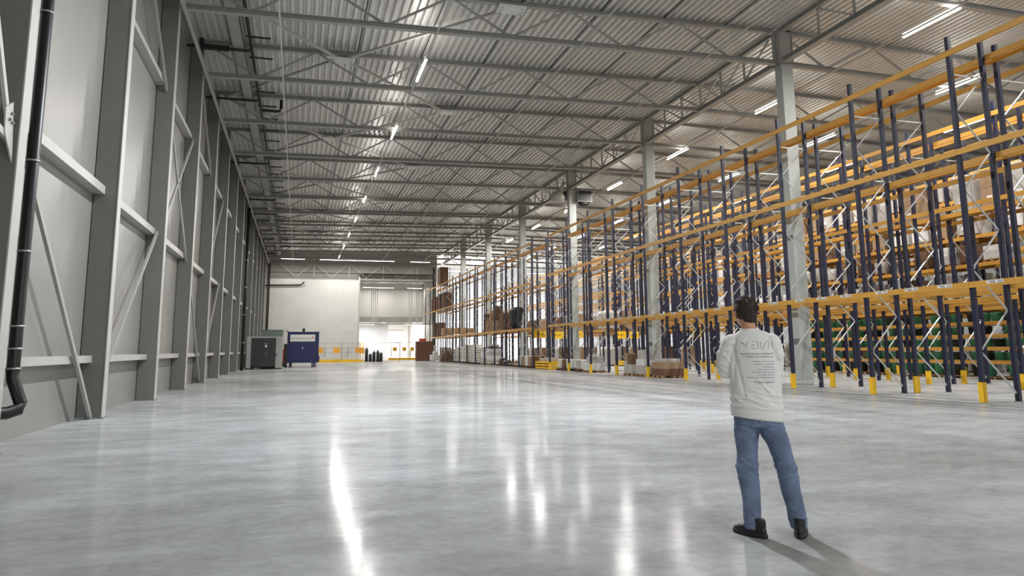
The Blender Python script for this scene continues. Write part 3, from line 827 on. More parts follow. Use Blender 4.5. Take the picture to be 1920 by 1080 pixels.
boxes(16.85, 35.35, [(-.28, -.2, P, .5, .5, .45, 'wrap'), (.28, -.2, P, .5, .5, .7, 'carton_dark'), (-.28, .28, P, .5, .4, .62, 'wrap'), (.28, .28, P, .5, .4, .9, 'wrap'), (-.28, -.2, .575, .48, .46, .5, 'carton_dark'), (-.28, .28, .745, .45, .4, .4, 'carton')],
      'wrap', 'grey and brown boxes on a pallet, leftmost of three beside a hall column')
boxes(16.85, 33.9, [(-.1, 0, P, .95, .9, .42, 'wrap'), (-.1, 0, .545, .92, .86, .3, 'wrap_white'), (-.05, 0, .845, .85, .8, .45, 'wrap')], 'wrap', 'film-wrapped pale stack on a pallet standing right behind a yellow foot guard')
boxes(16.85, 32.05, [(0, 0, P, 1.1, 1.2, .3, 'carton_dark'), (0, 0, .425, 1.08, 1.18, .3, 'carton'), (.05, .1, .725, .9, .85, .16, 'wrap')], 'carton', 'low brown wrapped load on a dark pallet, right of the pale stack')
boxes(16.85, 41.15, [(0, 0, P, 1.0, 1.0, .42, 'wrap_white'), (.05, 0, .545, .8, .8, .35, 'wrap'), (0, .1, .9, .5, .5, .16, 'wrap_white')], 'wrap_white', 'pale blue-white wrapped load under the front rack, left of the empty bays')
for k, (y, mt) in enumerate(((42.1, 'wrap_white'), (42.85, 'wrap'), (44.6, 'wrap_white'), (45.4, 'carton_dark'), (46.2, 'bag'))):
    m = MB(); m.box(-.4, -.3, .14, .4, .3, .72); o = m.build('wrapped_box', mt, bevel=.04); o.location = (16.85, y, 0)
    tag(o, '%s upright box in the line of five under the front rack, %s from the right' % ({'wrap_white': 'white', 'wrap': 'grey', 'carton_dark': 'dark', 'bag': 'cream'}[mt], ORD[k]), 'box', 'line of upright boxes')
    o = pallet_mb(MB(), -.5, -.34, 1.0, .68).build('half_pallet', 'wood_dark'); o.location = (16.85, y, 0)
    tag(o, 'small dark pallet under the %s upright box of the line' % ORD[k], 'pallet', 'small pallets under upright boxes')
r = empty('yellow_pallet_frame', (16.85, 49.45, 0))
for z in (.03, .22, .41): MB().box(-.5, -1.6, z, .5, 1.6, z+.12).build('board_layer', 'yellow', r)
for y in (-1.5, 0, 1.5): MB().box(-.45, y-.08, 0, .45, y+.08, .41).build('block', 'yellow', r)
tag(r, 'yellow timber frame lying under the rack between the near and far rows', 'timber frame')
boxes(16.85, 49.45, [(0, -.7, 0, .7, .9, .26, 'wrap'), (0, .5, 0, .7, 1.1, .2, 'wrap')], 'wrap', 'low grey wrapped boxes lying on the yellow timber frame', 'boxes', None, z=.535)
for k, y in enumerate((51.95, 52.8, 53.58, 54.4, 55.45)):
    mt = ('carton_dark', 'carton', 'wrap_white', 'carton', 'wrap_white')[k]
    m = MB(); m.box(-.4, -.36, .13, .4, .36, .86); o = m.build('tall_carton', mt, bevel=.03); o.location = (16.85, y, 0)
    tag(o, '%s tall carton left of the yellow timber frame, %s from the right' % ({'carton_dark': 'dark brown', 'carton': 'brown', 'wrap_white': 'white'}[mt], ORD[k]), 'box', 'tall cartons left of the timber frame')
    o = pallet_mb(MB(), -.5, -.38, 1.0, .76).build('half_pallet', 'wood_dark'); o.location = (16.85, y, 0)
    tag(o, 'small dark pallet under the %s tall carton from the right' % ORD[k], 'pallet', 'small pallets under tall cartons')
for k, y in enumerate((57.0, 59.6, 61.2)):
    rn = random.Random(k+3)
    r = empty('scrap_pile', (16.9, y, 0)); pallet_mb(MB(), -.58, -.6, 1.16, 1.2).build('pallet', 'wood_dark', r)
    for q in range(12):
        c = (rn.uniform(-.4, .4), rn.uniform(-.5, .5), .2+rn.random()*.32); s = rn.uniform(.1, .24)
        m = MB(); m.bar((c[0]-s, c[1]-s*rn.uniform(-1, 1), c[2]), (c[0]+s, c[1]+s, c[2]+rn.uniform(-.06, .1)), .16, .12)
        m.build('piece', rn.choice(('wood', 'wood_dark', 'crate_black', 'wrap_white')), r)
    tag(r, 'low heap of mixed wood and dark pieces on a pallet, %s from the right' % ORD[k], 'heap', 'heaps of mixed pieces')
boxes(16.85, 64.75, [(0, 0, P, 1.1, 1.1, .35, 'wrap'), (0, 0, .475, 1.08, 1.08, .35, 'wrap_white'), (0, 0, .825, 1.08, 1.08, .35, 'wrap'), (0, 0, 1.175, 1.08, 1.08, .3, 'wrap_white'), (0, 0, 1.48, 1.16, 1.3, .12, 'crate_black'), (0, 0, 1.6, .8, .9, .2, 'wrap')], 'wrap', 'grey block stack with a dark lid, right end of the pale pile')
boxes(16.85, 66.85, [(0, 0, P, 1.1, 1.2, .5, 'wrap'), (0, 0, .625, 1.08, 1.18, .5, 'wrap_white'), (0, .1, 1.125, 1.0, 1.0, .4, 'wrap')], 'wrap', 'grey block stack without lid, left of the lidded one')
for k, y in enumerate((68.5, 70.4, 71.85, 74.1, 75.7, 78.2, 79.7)):
    bags(16.85, y, 3, 3, (7, 8, 9, 9, 8, 8, 7)[k], ('bag', 'wrap_white', 'bag', 'bag', 'wrap_white', 'bag', 'wrap')[k], 'sack_stack', 'tall pale heap of filled sacks under the far racks, %s from the right' % ORD[k], 'sack stack', seed=k, h=.19)
boxes(16.5, 83.0, [(.1*((k % 2)-.5), 0, k*.15, 1.1, 1.9, .13, 'wood_dark') for k in range(9)], 'wood_dark', 'dark stack of flat boards at the foot of the far rack', 'board stack', None)
boxes(16.5, 85.6, [(.1*((k % 2)-.5), 0, k*.15, 1.1, 1.6, .13, 'wood_dark') for k in range(11)], 'wood_dark', 'taller dark stack of flat boards behind the first', 'board stack', None)
r = empty('floor_machine', (15.7, 88.2, 0)); MB().box(-.5, -.8, .1, .5, .8, .8).build('machine_body', 'wrap_white', r, bevel=.1)
MB().box(-.3, -.6, .8, .3, .1, 1.2).build('hood', 'wrap_white', r, bevel=.08); MB().box(-.12, -.2, 1.2, .12, .2, 1.9).build('mast', 'box_grey', r, bevel=.03); MB().box(-.4, .3, .25, .5, .9, 1.0).build('battery_box', 'black', r, bevel=.03)
tag(r, 'small white floor machine with a dark box before the brown cabinet', 'machine')
r = empty('brown_cabinet', (15.05, 92.2, 0)); MB().box(-1.0, -.6, 0, 1.0, .6, 2.35).build('body', 'carton_dark', r, bevel=.02); MB().box(-1.02, -.64, 2.35, 1.02, .62, 2.42).build('top_panel', 'carton', r)
MB().box(-.6, -.4, 2.42, .2, .4, 2.75).build('pink_parcel', 'red', r)
tag(r, 'brown cabinet with a reddish parcel on top at the end of the far racks', 'cabinet')
# goods on the first shelf of the far row
def shelf_goods(y, z, dims, label): return boxes(16.85, y, dims, 'carton', label, 'cartons', 'wood', 'carton_group', z=z)
zf = 2.932
shelf_goods(66.5, zf, [(0, -.25, P, .9, .4, 1.2, 'carton'), (0, .3, P, .8, .4, 1.1, 'carton_dark'), (0, 0, 1.33, .8, .9, .35, 'carton_dark')], 'brown cartons on the first shelf of the far row, left of four')
shelf_goods(64.4, zf, [(0, -.25, P, .9, .45, 1.5, 'carton'), (0, .3, P, .8, .4, .9, 'carton_dark'), (0, .2, 1.03, .7, .5, .9, 'carton')], 'taller brown cartons, second of four on the first shelf of the far row')
shelf_goods(63.0, zf, [(0, 0, P, .9, .9, .8, 'carton'), (0, .2, .93, .5, .4, 1.0, 'carton_dark'), (0, .2, 1.94, .45, .4, .3, 'carton_dark')], 'stepped cartons with a dark box on top, first shelf of the far row')
shelf_goods(60.6, zf, [(0, 0, P, .95, 1.3, 1.35, 'carton_dark')], 'large square brown carton on the first shelf of the far row')
r = empty('dark_bundle', (16.8, 57.4, zf)); pallet_mb(MB(), -.55, -.5, 1.1, 1.0).build('pallet', 'wood_dark', r)
MB().loft([(0, 0, .13, .35, .4), (0, 0, .5, .5, .7), (0, 0, 1.1, .5, .75), (0, -.1, 1.5, .55, 1.0), (0, -.4, 1.75, .4, .7)], 14).build('bundle', 'crate_black', r)
tag(r, 'dark bulging bundle leaning over its pallet beside the big carton', 'bundle')
for k, (y, z, n) in enumerate(((79.5, zf, 4), (86.8, zf, 5), (75.2, zf, 3))):
    boxes(16.85, y, [(0, 0, P+.17*q, 1.1, 1.6, .15, 'wood') for q in range(n)], 'wood', 'stack of reddish boards on the first shelf, %s from the left' % ('second', 'first', 'third')[k], 'board stack', None, z=z)
for k, y in enumerate((90.5, 92.0, 93.5)):
    boxes(16.85, y, [(0, 0, 0, .9, .5, 1.75, 'carton_dark')], 'carton_dark', 'tall reddish brown panel stack on the first shelf, %s from the right' % ORD[k], 'panel stack', None, z=zf)
for k, (y, z, h) in enumerate(((87.0, 6.202, 1.9), (89.4, 6.202, 1.9), (90.85, 6.202, 1.7), (92.8, 6.202, 1.7), (94.4, 6.202, 1.6), (89.6, 9.152, 2.2))):
    boxes(16.85, y, [(0, 0, 0, 1.0, (1.5, 1.2, .7, .7, .7, 2.0)[k], h, 'carton_dark')], 'carton_dark', 'dark brown panel stack on the second far shelf%s' % (', %s from the right' % ORD[k] if k < 5 else ' below, the one alone on the top'), 'panel stack', None, z=z)

# ------------------------------------------------------------------ machines and barriers at the far end
r = empty('grey_cabin', (-2.48, 61.0, 0))
b = MB(); b.box(-1.28, -1.0, .08, -.92, 1.0, 2.48); b.box(.82, -1.0, .08, 1.28, 1.0, 2.48); b.box(-.92, -1.0, 2.36, .82, 1.0, 2.48); b.box(-.92, .6, .08, .82, 1.0, 2.36)
b.build('cabin_shell', 'box_grey', r, bevel=.01)
d = MB().box(-.95, -1.03, .2, .84, -.97, 2.36).build('dark_door', 'dark_grey', r)
MB().tube([(.12, -1.04, 1.74), (.12, -1.06, 1.74)], .09, 14).build('dial', 'white_label', d)
MB().box(.02, -1.05, 1.88, .22, -1.03, 1.96).build('display', 'mid_grey', d); MB().box(.1, -1.05, 1.1, .16, -1.03, 1.26).build('door_handle', 'mid_grey', d)
MB().tube([(.9, -1.0, 1.1), (.9, -1.06, 1.1)], .05, 10).build('push_button', 'black', r)
for x in (-1.05, 1.05): MB().box(x-.22, -.95, 0, x+.22, .95, .09).build('skid', 'black', r)
tag(r, 'grey cabin with a dark door and a round white dial by the left wall', 'cabin')
r = empty('green_cabinet', (-2.05, 63.4, 0)); MB().box(-.85, -.7, .1, .85, .7, 3.02).build('body', 'cab_green', r, bevel=.02); MB().box(-.87, -.72, 3.02, .87, .72, 3.06).build('lid', 'cab_green', r); MB().box(-.8, -.6, 0, .8, .6, .1).build('plinth', 'black', r)
tag(r, 'grey green cabinet standing behind the grey cabin', 'cabinet')
r = empty('blue_container', (.4, 67.1, 0))
b = MB(); b.box(-1.28, -1.0, .42, 1.28, 1.0, 2.94); b.build('container_body', 'container_blue', r)
f = MB(); f.box(-1.3, -1.08, .36, -1.16, -.98, 3.0); f.box(1.16, -1.08, .36, 1.3, -.98, 3.0); f.box(-1.16, -1.08, 2.8, 1.16, -.98, 2.98); f.box(-1.16, -1.08, .36, 1.16, -.98, .5); f.build('front_frame', 'container_blue', r, bevel=.01)
for q, (xa, xb) in enumerate(((-1.15, -.005), (.005, 1.15))):
    m = MB(); m.box(xa, -1.03, .51, xb, -1.0, 2.79); n = 7
    for k in range(n): xx = xa+.06+(xb-xa-.12)*k/n; m.box(xx, -1.055, .56, xx+.08, -1.03, 2.1)
    dd = m.build('door_leaf', 'container_blue', r)
    if q == 0: MB().box(-.06, -1.08, 1.5, .0, -1.05, 1.68).build('door_handle', 'white_label', dd)
sg = MB().box(-1.07, -1.1, 2.16, .97, -1.085, 2.74).build('sign_board', 'white_label', r)
text_obj('sign_text', 'hoppenbrouwerstechniek', .155, 'dark_grey', sg, Matrix.Translation((.62, -1.103, 2.38)) @ FACE, 'LEFT')
m = MB()
for x, h in ((.7, .2), (.78, .26), (.86, .2)): m.box(x, -1.104, 2.36, x+.035, -1.1, 2.36+h)
m.build('sign_mark', 'red', sg)
for x in (-1.05, .78, 1.05):
    MB().box(x-.05, -1.0, .05, x+.05, -.88, .42).build('support_leg', 'container_blue', r); MB().box(x-.09, -1.04, 0, x+.09, -.84, .05).build('foot_pad', 'black', r)
for x in (-.95, .95): MB().box(x-.06, .7, 0, x+.06, .85, .42).build('support_leg', 'container_blue', r)
for x in (-1.36, 1.3): MB().box(x, -.95, .45, x+.08, -.7, .95).build('corner_bracket', 'black', r)
MB().box(-.1, -.95, 2.94, .12, -.8, 3.28).build('warning_lamp', 'dark_grey', r, bevel=.03); MB().bar((-1.25, -1.0, 3.0), (-1.45, -1.0, 3.06), .04, .06).build('top_hook', 'black', r)
tag(r, 'dark blue steel container on short legs with a white name board', 'container')
r = empty('pallet_stacker', (-1.1, 65.25, 0))
MB().box(-.05, -.2, .1, .25, .2, 1.95).build('mast', 'black', r, bevel=.01); MB().box(-.22, -.25, .35, -.04, .25, 1.5).build('battery_cover', 'red', r, bevel=.03)
MB().box(-.3, -.35, .12, .1, .35, .45).build('chassis', 'black', r, bevel=.05)
for x, y in ((-.3, -.36), (-.3, .32), (.15, -.36)): MB().tube([(x, y, .14), (x, y+.07, .14)], .14, 14).build('wheel', 'black', r, True)
for y in (-.2, .2): MB().box(.1, y-.06, .05, .2, y+.06, .1).build('fork', 'dark_grey', r)
MB().bar((-.25, 0, .5), (-.55, -.2, .15), .16, .1).build('drive_arm', 'black', r)
tag(r, 'black and red pallet stacker parked left of the blue container', 'stacker')

def barrier(x0, x1, y, posts, panels, rails, board, nm, label, th=.05):
    r = empty(nm, ((x0+x1)/2, y, 0)); c = (x0+x1)/2
    for z in rails: MB().box(x0-c, -.02, z-th/2, x1-c, .02, z+th/2).build('rail', 'box_grey', r)
    for (px, z0, z1) in posts: MB().box(px-c-.035, -.055, z0, px-c+.035, -.02, z1).build('post', 'mid_grey', r)
    for (px, z, wd, hh) in panels: MB().box(px-c-wd/2, -.08, z-hh/2, px-c+wd/2, -.056, z+hh/2).build('yellow_panel', 'orange', r)
    MB().box(x0-c, -.18, 0, x1-c, .02, board).build('kick_board', 'yellow', r)
    tag(r, label, 'barrier')
barrier(1.9, 7.0, 89.5, [(2.2, 0, 2.25), (3.0, .6, 1.75), (4.9, 0, 2.25), (5.6, .6, 1.75), (6.95, 0, 2.35)], [(2.45, 1.4, .75, .62), (5.3, 1.4, .0, .0), (4.35, 1.4, .75, .62), (6.7, 1.4, .5, .62)][:1]+[(4.35, 1.4, .75, .62), (6.7, 1.4, .5, .62)], (2.2, 1.65, 1.1), .34,
        'safety_barrier', 'grey rail barrier with orange panels and yellow kick board before the white end wall', .035)
barrier(7.6, 12.2, 92.6, [(12.1, 0, 2.3)], [], (2.25,), .03, 'rope_rail', 'thin grey rail crossing the annex opening', .03)
barrier(12.0, 17.0, 104, [(12.4, .4, 1.9), (13.6, .2, 1.2), (15.0, .4, 1.2), (16.3, .4, 1.9)], [(12.9, 1.5, .55, .5), (14.2, 1.5, .5, .5), (15.3, 1.5, .5, .5), (16.4, 1.5, .5, .5)], (1.1, .75, 2.4), .3,
        'safety_barrier', 'rail barrier with four yellow panels at the back of the annex', .04)
r = empty('yellow_guard_post', (7.35, 91.0, 0)); 
for x in (-.15, .15): MB().tube([(x, 0, 0), (x, 0, 2.3)], .05, 10).build('post', 'yellow', r, True)
MB().box(-.3, -.1, 1.0, .3, -.05, 1.7).build('warning_board', 'orange', r); MB().box(-.25, -.15, 0, .25, .15, .2).build('foot', 'yellow', r)
tag(r, 'pair of yellow guard posts with an orange board at the right end of the barrier', 'guard post')
for k, (x, y, h, rr) in enumerate(((8.0, 92.0, 1.75, .2), (8.45, 91.9, 1.0, .2), (8.9, 92.0, 1.3, .2), (9.35, 92.0, 1.4, .19), (9.75, 92.0, 1.15, .2))):
    r = empty('gas_cylinder', (x, y, 0)); MB().loft([(0, 0, 0, rr, rr), (0, 0, h*.8, rr, rr), (0, 0, h*.92, rr*.6, rr*.6)], 14).build('body', 'dark_grey', r, True)
    MB().tube([(0, 0, h*.92), (0, 0, h)], .06, 8).build('valve', 'black', r)
    tag(r, 'dark cylinder in the group at the annex opening, %s from the left' % ORD[k], 'cylinder', 'dark cylinders at the annex opening')
for k, (x, z0, z1) in enumerate(((9.2, 4.9, 10.0), (9.45, 4.9, 10.1), (9.7, 4.9, 10.1), (9.98, 4.9, 10.0), (14.25, 4.9, 10.0), (14.55, 4.9, 10.1), (15.2, 4.9, 12.2), (15.45, 4.9, 12.2))):
    tag(MB().tube([(x, 100, z0), (x, 100, 10.85 if z1 < 11 else 10.85)], .045, 8).build('vertical_conduit', 'white_label'), 'white vertical conduit in the annex, %s from the left' % ORD[k], 'conduit', 'white vertical conduits in the annex')
tag(MB().box(7.4, 99.8, 4.75, 17.0, 100.2, 4.9).build('annex_tray', 'steel_light'), 'pale horizontal tray across the annex that the conduits run into', 'cable tray')
tag(MB().tube([(12.9, 120.6, 4.6), (16.3, 120.6, 4.55)], .05, 8).build('wall_pipe', 'steel'), 'thin grey pipe with a dark end on the annex back wall', 'pipe')

# ------------------------------------------------------------------ the person
# built upright around the origin: x = photo right, y = away from the camera, z up; then turned to the sight line
SIGHT = atan2(3.40, 5.06)
P0 = Vector((3.415, 5.06, 0))
person = empty('person', P0, -SIGHT)
tag(person, 'person with short dark hair, white sweatshirt and blue jeans, standing with folded arms', 'person')
def to_obj(mb, name, voxel, smooth=6, disp=None, mt=None, par=person):
    """closed pieces merged into one skin by a voxel remesh, smoothed, then shaped by disp(co, normal)"""
    me = mb.mesh(name, mt); o = bpy.data.objects.new(name, me); COL.objects.link(o)
    md = o.modifiers.new('r', 'REMESH'); md.mode = 'VOXEL'; md.voxel_size = voxel; md.use_smooth_shade = True
    if smooth:
        ms = o.modifiers.new('s', 'SMOOTH'); ms.factor = .5; ms.iterations = smooth
    dg = bpy.context.evaluated_depsgraph_get(); dg.update()
    me2 = bpy.data.meshes.new_from_object(o.evaluated_get(dg))
    bpy.data.objects.remove(o)
    if disp:
        no = [v.normal.copy() for v in me2.vertices]
        for v, n in zip(me2.vertices, no): v.co = disp(v.co, n)
    me2.materials.clear(); me2.materials.append(MAT[mt])
    for p in me2.polygons: p.use_smooth = True
    me2.update(); return ob(name, me2, par)
def limb(m, pts, rad, n=20):
    """tapered rounded limb through the points"""
    P_ = [Vector(p) for p in pts]; C = []; Rr = []
    for k in range(len(P_)-1):
        for q in range(6):
            t = q/6; C.append(P_[k].lerp(P_[k+1], t)); Rr.append(rad[k]*(1-t)+rad[k+1]*t)
    C.append(P_[-1]); Rr.append(rad[-1])
    m.tube(C, Rr, n); m.ball(P_[0], rad[0]*.98, 14, 8); m.ball(P_[-1], rad[-1]*.98, 14, 8)
    for k in range(1, len(P_)-1): m.ball(P_[k], rad[k]*.995, 14, 8)
    return m
# joints
HIPC = Vector((-.005, .0, .93))
KL, AL = Vector((-.104, .0, .47)), Vector((-.085, -.045, .09))
KR, AR = Vector((.182, .03, .47)), Vector((.243, .045, .09))
SL, SR = Vector((-.175, .0, 1.43)), Vector((.132, .0, 1.43))
EL, ER = Vector((-.235, .03, 1.20)), Vector((.150, .065, 1.18))
WL, WR = Vector((-.02, .20, 1.19)), Vector((.01, .23, 1.14))
TH = -.06         # head centre x
# --- body: one continuous figure under the clothes
m = MB()
m.loft([(-.005, .0, .84, .125, .09), (-.005, 0, .93, .145, .10), (-.005, 0, 1.02, .135, .092), (-.01, 0, 1.15, .14, .095), (-.015, .005, 1.30, .155, .105), (-.015, .005, 1.40, .16, .095), (-.02, .0, 1.46, .12, .07), (-.03, 0, 1.50, .06, .055)], 28)
limb(m, [(-.02, -.01, 1.47), (-.05, .01, 1.60)], [.056, .054])
for hip, k, a in ((Vector((-.085, 0, .86)), KL, AL), (Vector((.085, 0, .86)), KR, AR)):
    limb(m, [hip, k, a], [.078, .05, .036])
    limb(m, [a, a+Vector((-.035 if a is AL else .0, .045, -.05))], [.034, .028])
for s_, e_, w_ in ((SL, EL, WL), (SR, ER, WR)): limb(m, [s_, e_, w_], [.048, .04, .028])
# head: skull, face, jaw, nose, ears; looks a little to the left
HC = Vector((TH+.004, .03, 1.665)); HR = Matrix.Rotation(radians(32), 3, 'Z')
def hp(x, y, z): return HC + HR @ Vector((x, y, z))
m.ball(HC, (.074, .092, .098), 20, 14, HR)
m.ball(hp(0, .03, -.045), (.056, .064, .066), 16, 10, HR)
m.ball(hp(0, .062, -.082), (.028, .024, .024), 12, 8, HR)
m.ball(hp(0, .098, -.012), (.012, .017, .022), 10, 8, HR); m.ball(hp(0, .107, -.024), (.014, .012, .011), 10, 8, HR)
for sx in (-1, 1):
    m.ball(hp(sx*.086, .006, -.014), (.010, .02, .032), 10, 8, HR @ Matrix.Rotation(sx*radians(14), 3, 'Z'))
    m.ball(hp(sx*.03, .086, .018), (.018, .008, .007), 8, 6, HR)
# hands: palm, four unequal fingers with bends and a thumb; each rests on the other upper arm
def hand(m, wrist, along, out, back):
    """along = wrist to knuckles, out = towards the thumb, back = back of the hand"""
    a, o_, b = Vector(along).normalized(), Vector(out).normalized(), Vector(back).normalized(); w_ = Vector(wrist)
    for t in (0, .25, .5, .75, 1): m.ball(w_+a*(.02+.062*t), (.02, .02, .017), 10, 7)
    for q in range(4):
        for t in (0, .33, .66, 1): m.ball(w_+a*(.025+.06*t)+o_*(-.030+.02*q), (.0135, .0135, .0135), 8, 6)
    for q, L in enumerate((.062, .076, .082, .074)):
        p = w_+a*.088+o_*(-.031+.0207*q); d = (a*.95-b*.2).normalized(); pts = [p]
        for seg, bend in ((.45, .35), (.3, .75), (.25, 1.0)):
            pts.append(pts[-1]+(a*(1-.35*bend)-b*bend*.8).normalized()*L*seg)
        limb(m, pts, [.0092, .0086, .008, .0068], 8)
    p = w_+a*.03+o_*.028
    limb(m, [p, p+o_*.022+a*.025-b*.006, p+o_*.026+a*.052-b*.014], [.0125, .0105, .0085], 8)
hand(m, WL, (.95, .05, -.10), (0, .2, 1), (0, 1, 0)); hand(m, WR, (-.95, -.02, .10), (0, .2, 1), (0, 1, 0))
body = to_obj(m, 'body', .0065, 2, None, 'skin')
for sx in (-1, 1):
    e = MB(); e.ball(hp(sx*.03, .083, .012), .0115, 12, 8); ey = e.build('eye', 'eye_white', person, True)
    e = MB(); e.ball(hp(sx*.03, .0925, .012), (.005, .003, .005), 8, 6, HR); e.build('iris', 'iris', ey, True)
e = MB(); e.ball(hp(0, .093, -.052), (.023, .007, .006), 12, 6, HR); e.build('mouth', 'lip', person, True)
# --- hair: cap with clumped, slightly raised tufts
m = MB()
m.ball(HC+Vector((0, -.006, .016)), (.086, .102, .096), 22, 16, HR); m.ball(hp(0, -.055, -.03), (.062, .05, .066), 16, 12, HR)
m.ball(hp(0, .03, .078), (.068, .068, .032), 14, 10, HR); m.ball(hp(-.03, .0, .09), (.05, .06, .02), 12, 8, HR)
rn = random.Random(5)
for k in range(95):
    t = rn.uniform(-pi, pi); ph = rn.uniform(-.35, 1.5)
    d = Vector((cos(ph)*sin(t), -cos(ph)*cos(t)*1.0, sin(ph)))
    if d.y > .35 and d.z < .55: continue
    p = HC+Vector((0, -.004, .02))+HR @ Vector((d.x*.082, d.y*.098, d.z*.088))
    fl_ = HR @ Vector((.5+.4*rn.random(), .3, -.5+.9*d.z)); tip = p+(d*.25+fl_*.6+Vector((rn.uniform(-.4, .4), rn.uniform(-.3, .3), rn.uniform(-.2, .3)))).normalized()*rn.uniform(.012, .028)+d*.005
    limb(m, [p-d*.01, p.lerp(tip, .5)+d*.004, tip], [.011, .0085, .0035], 6)
def hair_d(co_, n): 
    return co_ + n*(noise.noise(Vector((co_.x*60, co_.y*60, co_.z*30)))*.0045)
hair = to_obj(m, 'hair', .0045, 1, hair_d, 'hair')
# --- jeans
m = MB()
m.loft([(-.003, -.005, .795, .165, .105), (-.003, -.006, .845, .184, .116), (-.003, -.002, .905, .172, .102), (-.003, 0, .93, .16, .094)], 30)
limb(m, [(-.094, 0, .80), (-.098, 0, .70), KL+Vector((0, 0, .02)), (-.090, -.02, .30), AL+Vector((-.002, .0, .0))], [.094, .086, .075, .068, .062])
limb(m, [(.083, 0, .80), (.126, .01, .69), KR+Vector((-.004, 0, .02)), (.205, .035, .30), AR], [.094, .086, .073, .067, .060])
def jeans_d(c, n):
    z = c.z; left = c.x < .03
    s = 0
    a = c.y*12+(c.x*9 if left else -c.x*9)
    kf = math.exp(-((z-.47)/.10)**2)*1.0+math.exp(-((z-.13)/.07)**2)*.9+math.exp(-((z-.75)/.07)**2)*.8+.12
    w_ = Vector((c.x*7, c.y*7, z*4)); sl = (1 if left else -1)*(c.x-(-.09 if left else .17))*7+c.y*5
    r1 = 1-abs(noise.noise(Vector((w_.x*.9+3, w_.y*.9, z*22+sl*1.4))))*2.6
    r2 = 1-abs(noise.noise(Vector((w_.x*1.3+9, w_.y, z*34-sl*2.2))))*2.6
    s += (max(0, r1)**2*.0095+max(0, r2)**2*.0055)*kf*(.55 if abs(n.x) > .8 else 1)
    s += noise.noise(Vector((c.x*11, c.y*11, z*6)))*.010
    s += math.exp(-((z-.50)/.022)**2)*.010*(1 if left else .6)
    if z > .84: s *= .3
    if z < .075: s += .002
    if abs(c.x+.003) < .011 and .83 < z < .865 and c.y < -.03: s -= .007*(1-abs(c.x+.003)/.011)
    return c+n*s
jeans = to_obj(m, 'jeans', .0075, 5, jeans_d, 'jeans')
for v in jeans.data.vertices:
    if v.co.z < .055: v.co.z = .055+(v.co.z-.055)*.15
# seams and pockets laid on the cloth
def on_surface(bv, x, z, off=.0015):
    h = bv.ray_cast(Vector((x, -2, z)), Vector((0, 1, 0)))
    return (h[0]+Vector((0, -off, 0))) if h[0] else None
bvj = BVHTree.FromPolygons([v.co for v in jeans.data.vertices], [tuple(p.vertices) for p in jeans.data.polygons])
MAT['denim_dark'] = mat('denim_dark', lin(84, 98, 124), .85)
def seam(name, pts, rr=.0012):
    q = [on_surface(bvj, x, z) for x, z in pts]; q = [p for p in q if p]
    if len(q) > 2: MB().tube(q, rr, 5).build(name, 'denim_dark', jeans, True)
seam('seat_seam', [(-.003, .865-.01*k) for k in range(5)])
for sx in (-1, 1):
    cx = -.003+sx*.093
    seam('pocket_edge', [(cx+sx*(-.050+.0010*k), .855-.008*k) for k in range(6)]); seam('pocket_edge', [(cx+sx*(.050-.0005*k), .855-.008*k) for k in range(6)])
    seam('pocket_edge', [(cx+sx*(-.045+.0095*k), .80+abs(k-5)*-.0-.008*(1-abs(k-5)/5)+.012) for k in range(11)])
#seam('leg_seam', [(-.15+.006*sin(k*.3)*0+.0012*k, .80-.018*k) for k in range(38)])
# --- sweatshirt
m = MB()
m.loft([(-.010, 0, .866, .196, .137), (-.011, 0, .915, .199, .139), (-.012, 0, 1.0, .194, .130), (-.012, 0, 1.12, .192, .122), (-.014, .002, 1.25, .190, .123), (-.016, .004, 1.36, .190, .120), (-.018, .002, 1.43, .184, .104), (-.014, 0, 1.475, .158, .084), (-.02, -.002, 1.512, .105, .068), (-.03, -.002, 1.535, .062, .06)], 34)
limb(m, [SL+Vector((.01, 0, -.008)), (-.222, .004, 1.33), EL+Vector((-.002, 0, .01)), EL.lerp(WL, .5)+Vector((0, .02, 0)), WL], [.077, .072, .066, .056, .042])
limb(m, [SR+Vector((-.01, 0, -.008)), (.147, .012, 1.33), ER+Vector((-.004, 0, .01)), ER.lerp(WR, .5)+Vector((0, .02, 0)), WR], [.077, .070, .062, .054, .042])
def shirt_d(c, n):
    s = 0; z = c.z
    if z > .935:
        low = math.exp(-((z-1.0)/.075)**2)
        r1 = 1-abs(noise.noise(Vector((c.x*7+2, c.y*5, z*30+c.x*6))))*2.6
        s += low*(max(0, r1)**2*.012-.003)*(.35 if abs(c.x+.012) > .165 else 1)
        s += noise.noise(Vector((c.x*5, c.y*6, z*4)))*.009+noise.noise(Vector((c.x*15+3, c.y*15, z*12)))*.0032
        arm = 1 if (c.x < -.17 or c.x > .165) and z < 1.42 else 0
        if arm: s += max(0, 1-abs(noise.noise(Vector((c.x*9, c.y*6+4, z*17-abs(c.x)*12))))*2.6)**2*.0065-.002+noise.noise(c*12)*.006
        # pull folds running from the left armpit towards the waist
        for (ax, az, bx, bz, w_, am) in ((-.165, 1.40, -.09, 1.02, .014, -.007), (-.15, 1.36, -.17, 1.1, .012, -.006), (.14, 1.36, .16, 1.05, .014, -.005), (.02, 1.14, .12, 1.02, .01, .005), (-.14, 1.44, -.19, 1.30, .012, -.007)):
            if c.y < 0:
                dx, dz = bx-ax, bz-az; t = max(0, min(1, ((c.x-ax)*dx+(z-az)*dz)/(dx*dx+dz*dz)))
                dd = sqrt((c.x-ax-dx*t)**2+(z-az-dz*t)**2); s += 1.7*am*math.exp(-(dd/w_)**2)*(1-.5*t)
    else:
        s -= .004
    if z > 1.518: s -= .002
    return c+n*s
shirt = to_obj(m, 'sweatshirt', .0055, 5, shirt_d, 'sweatshirt')
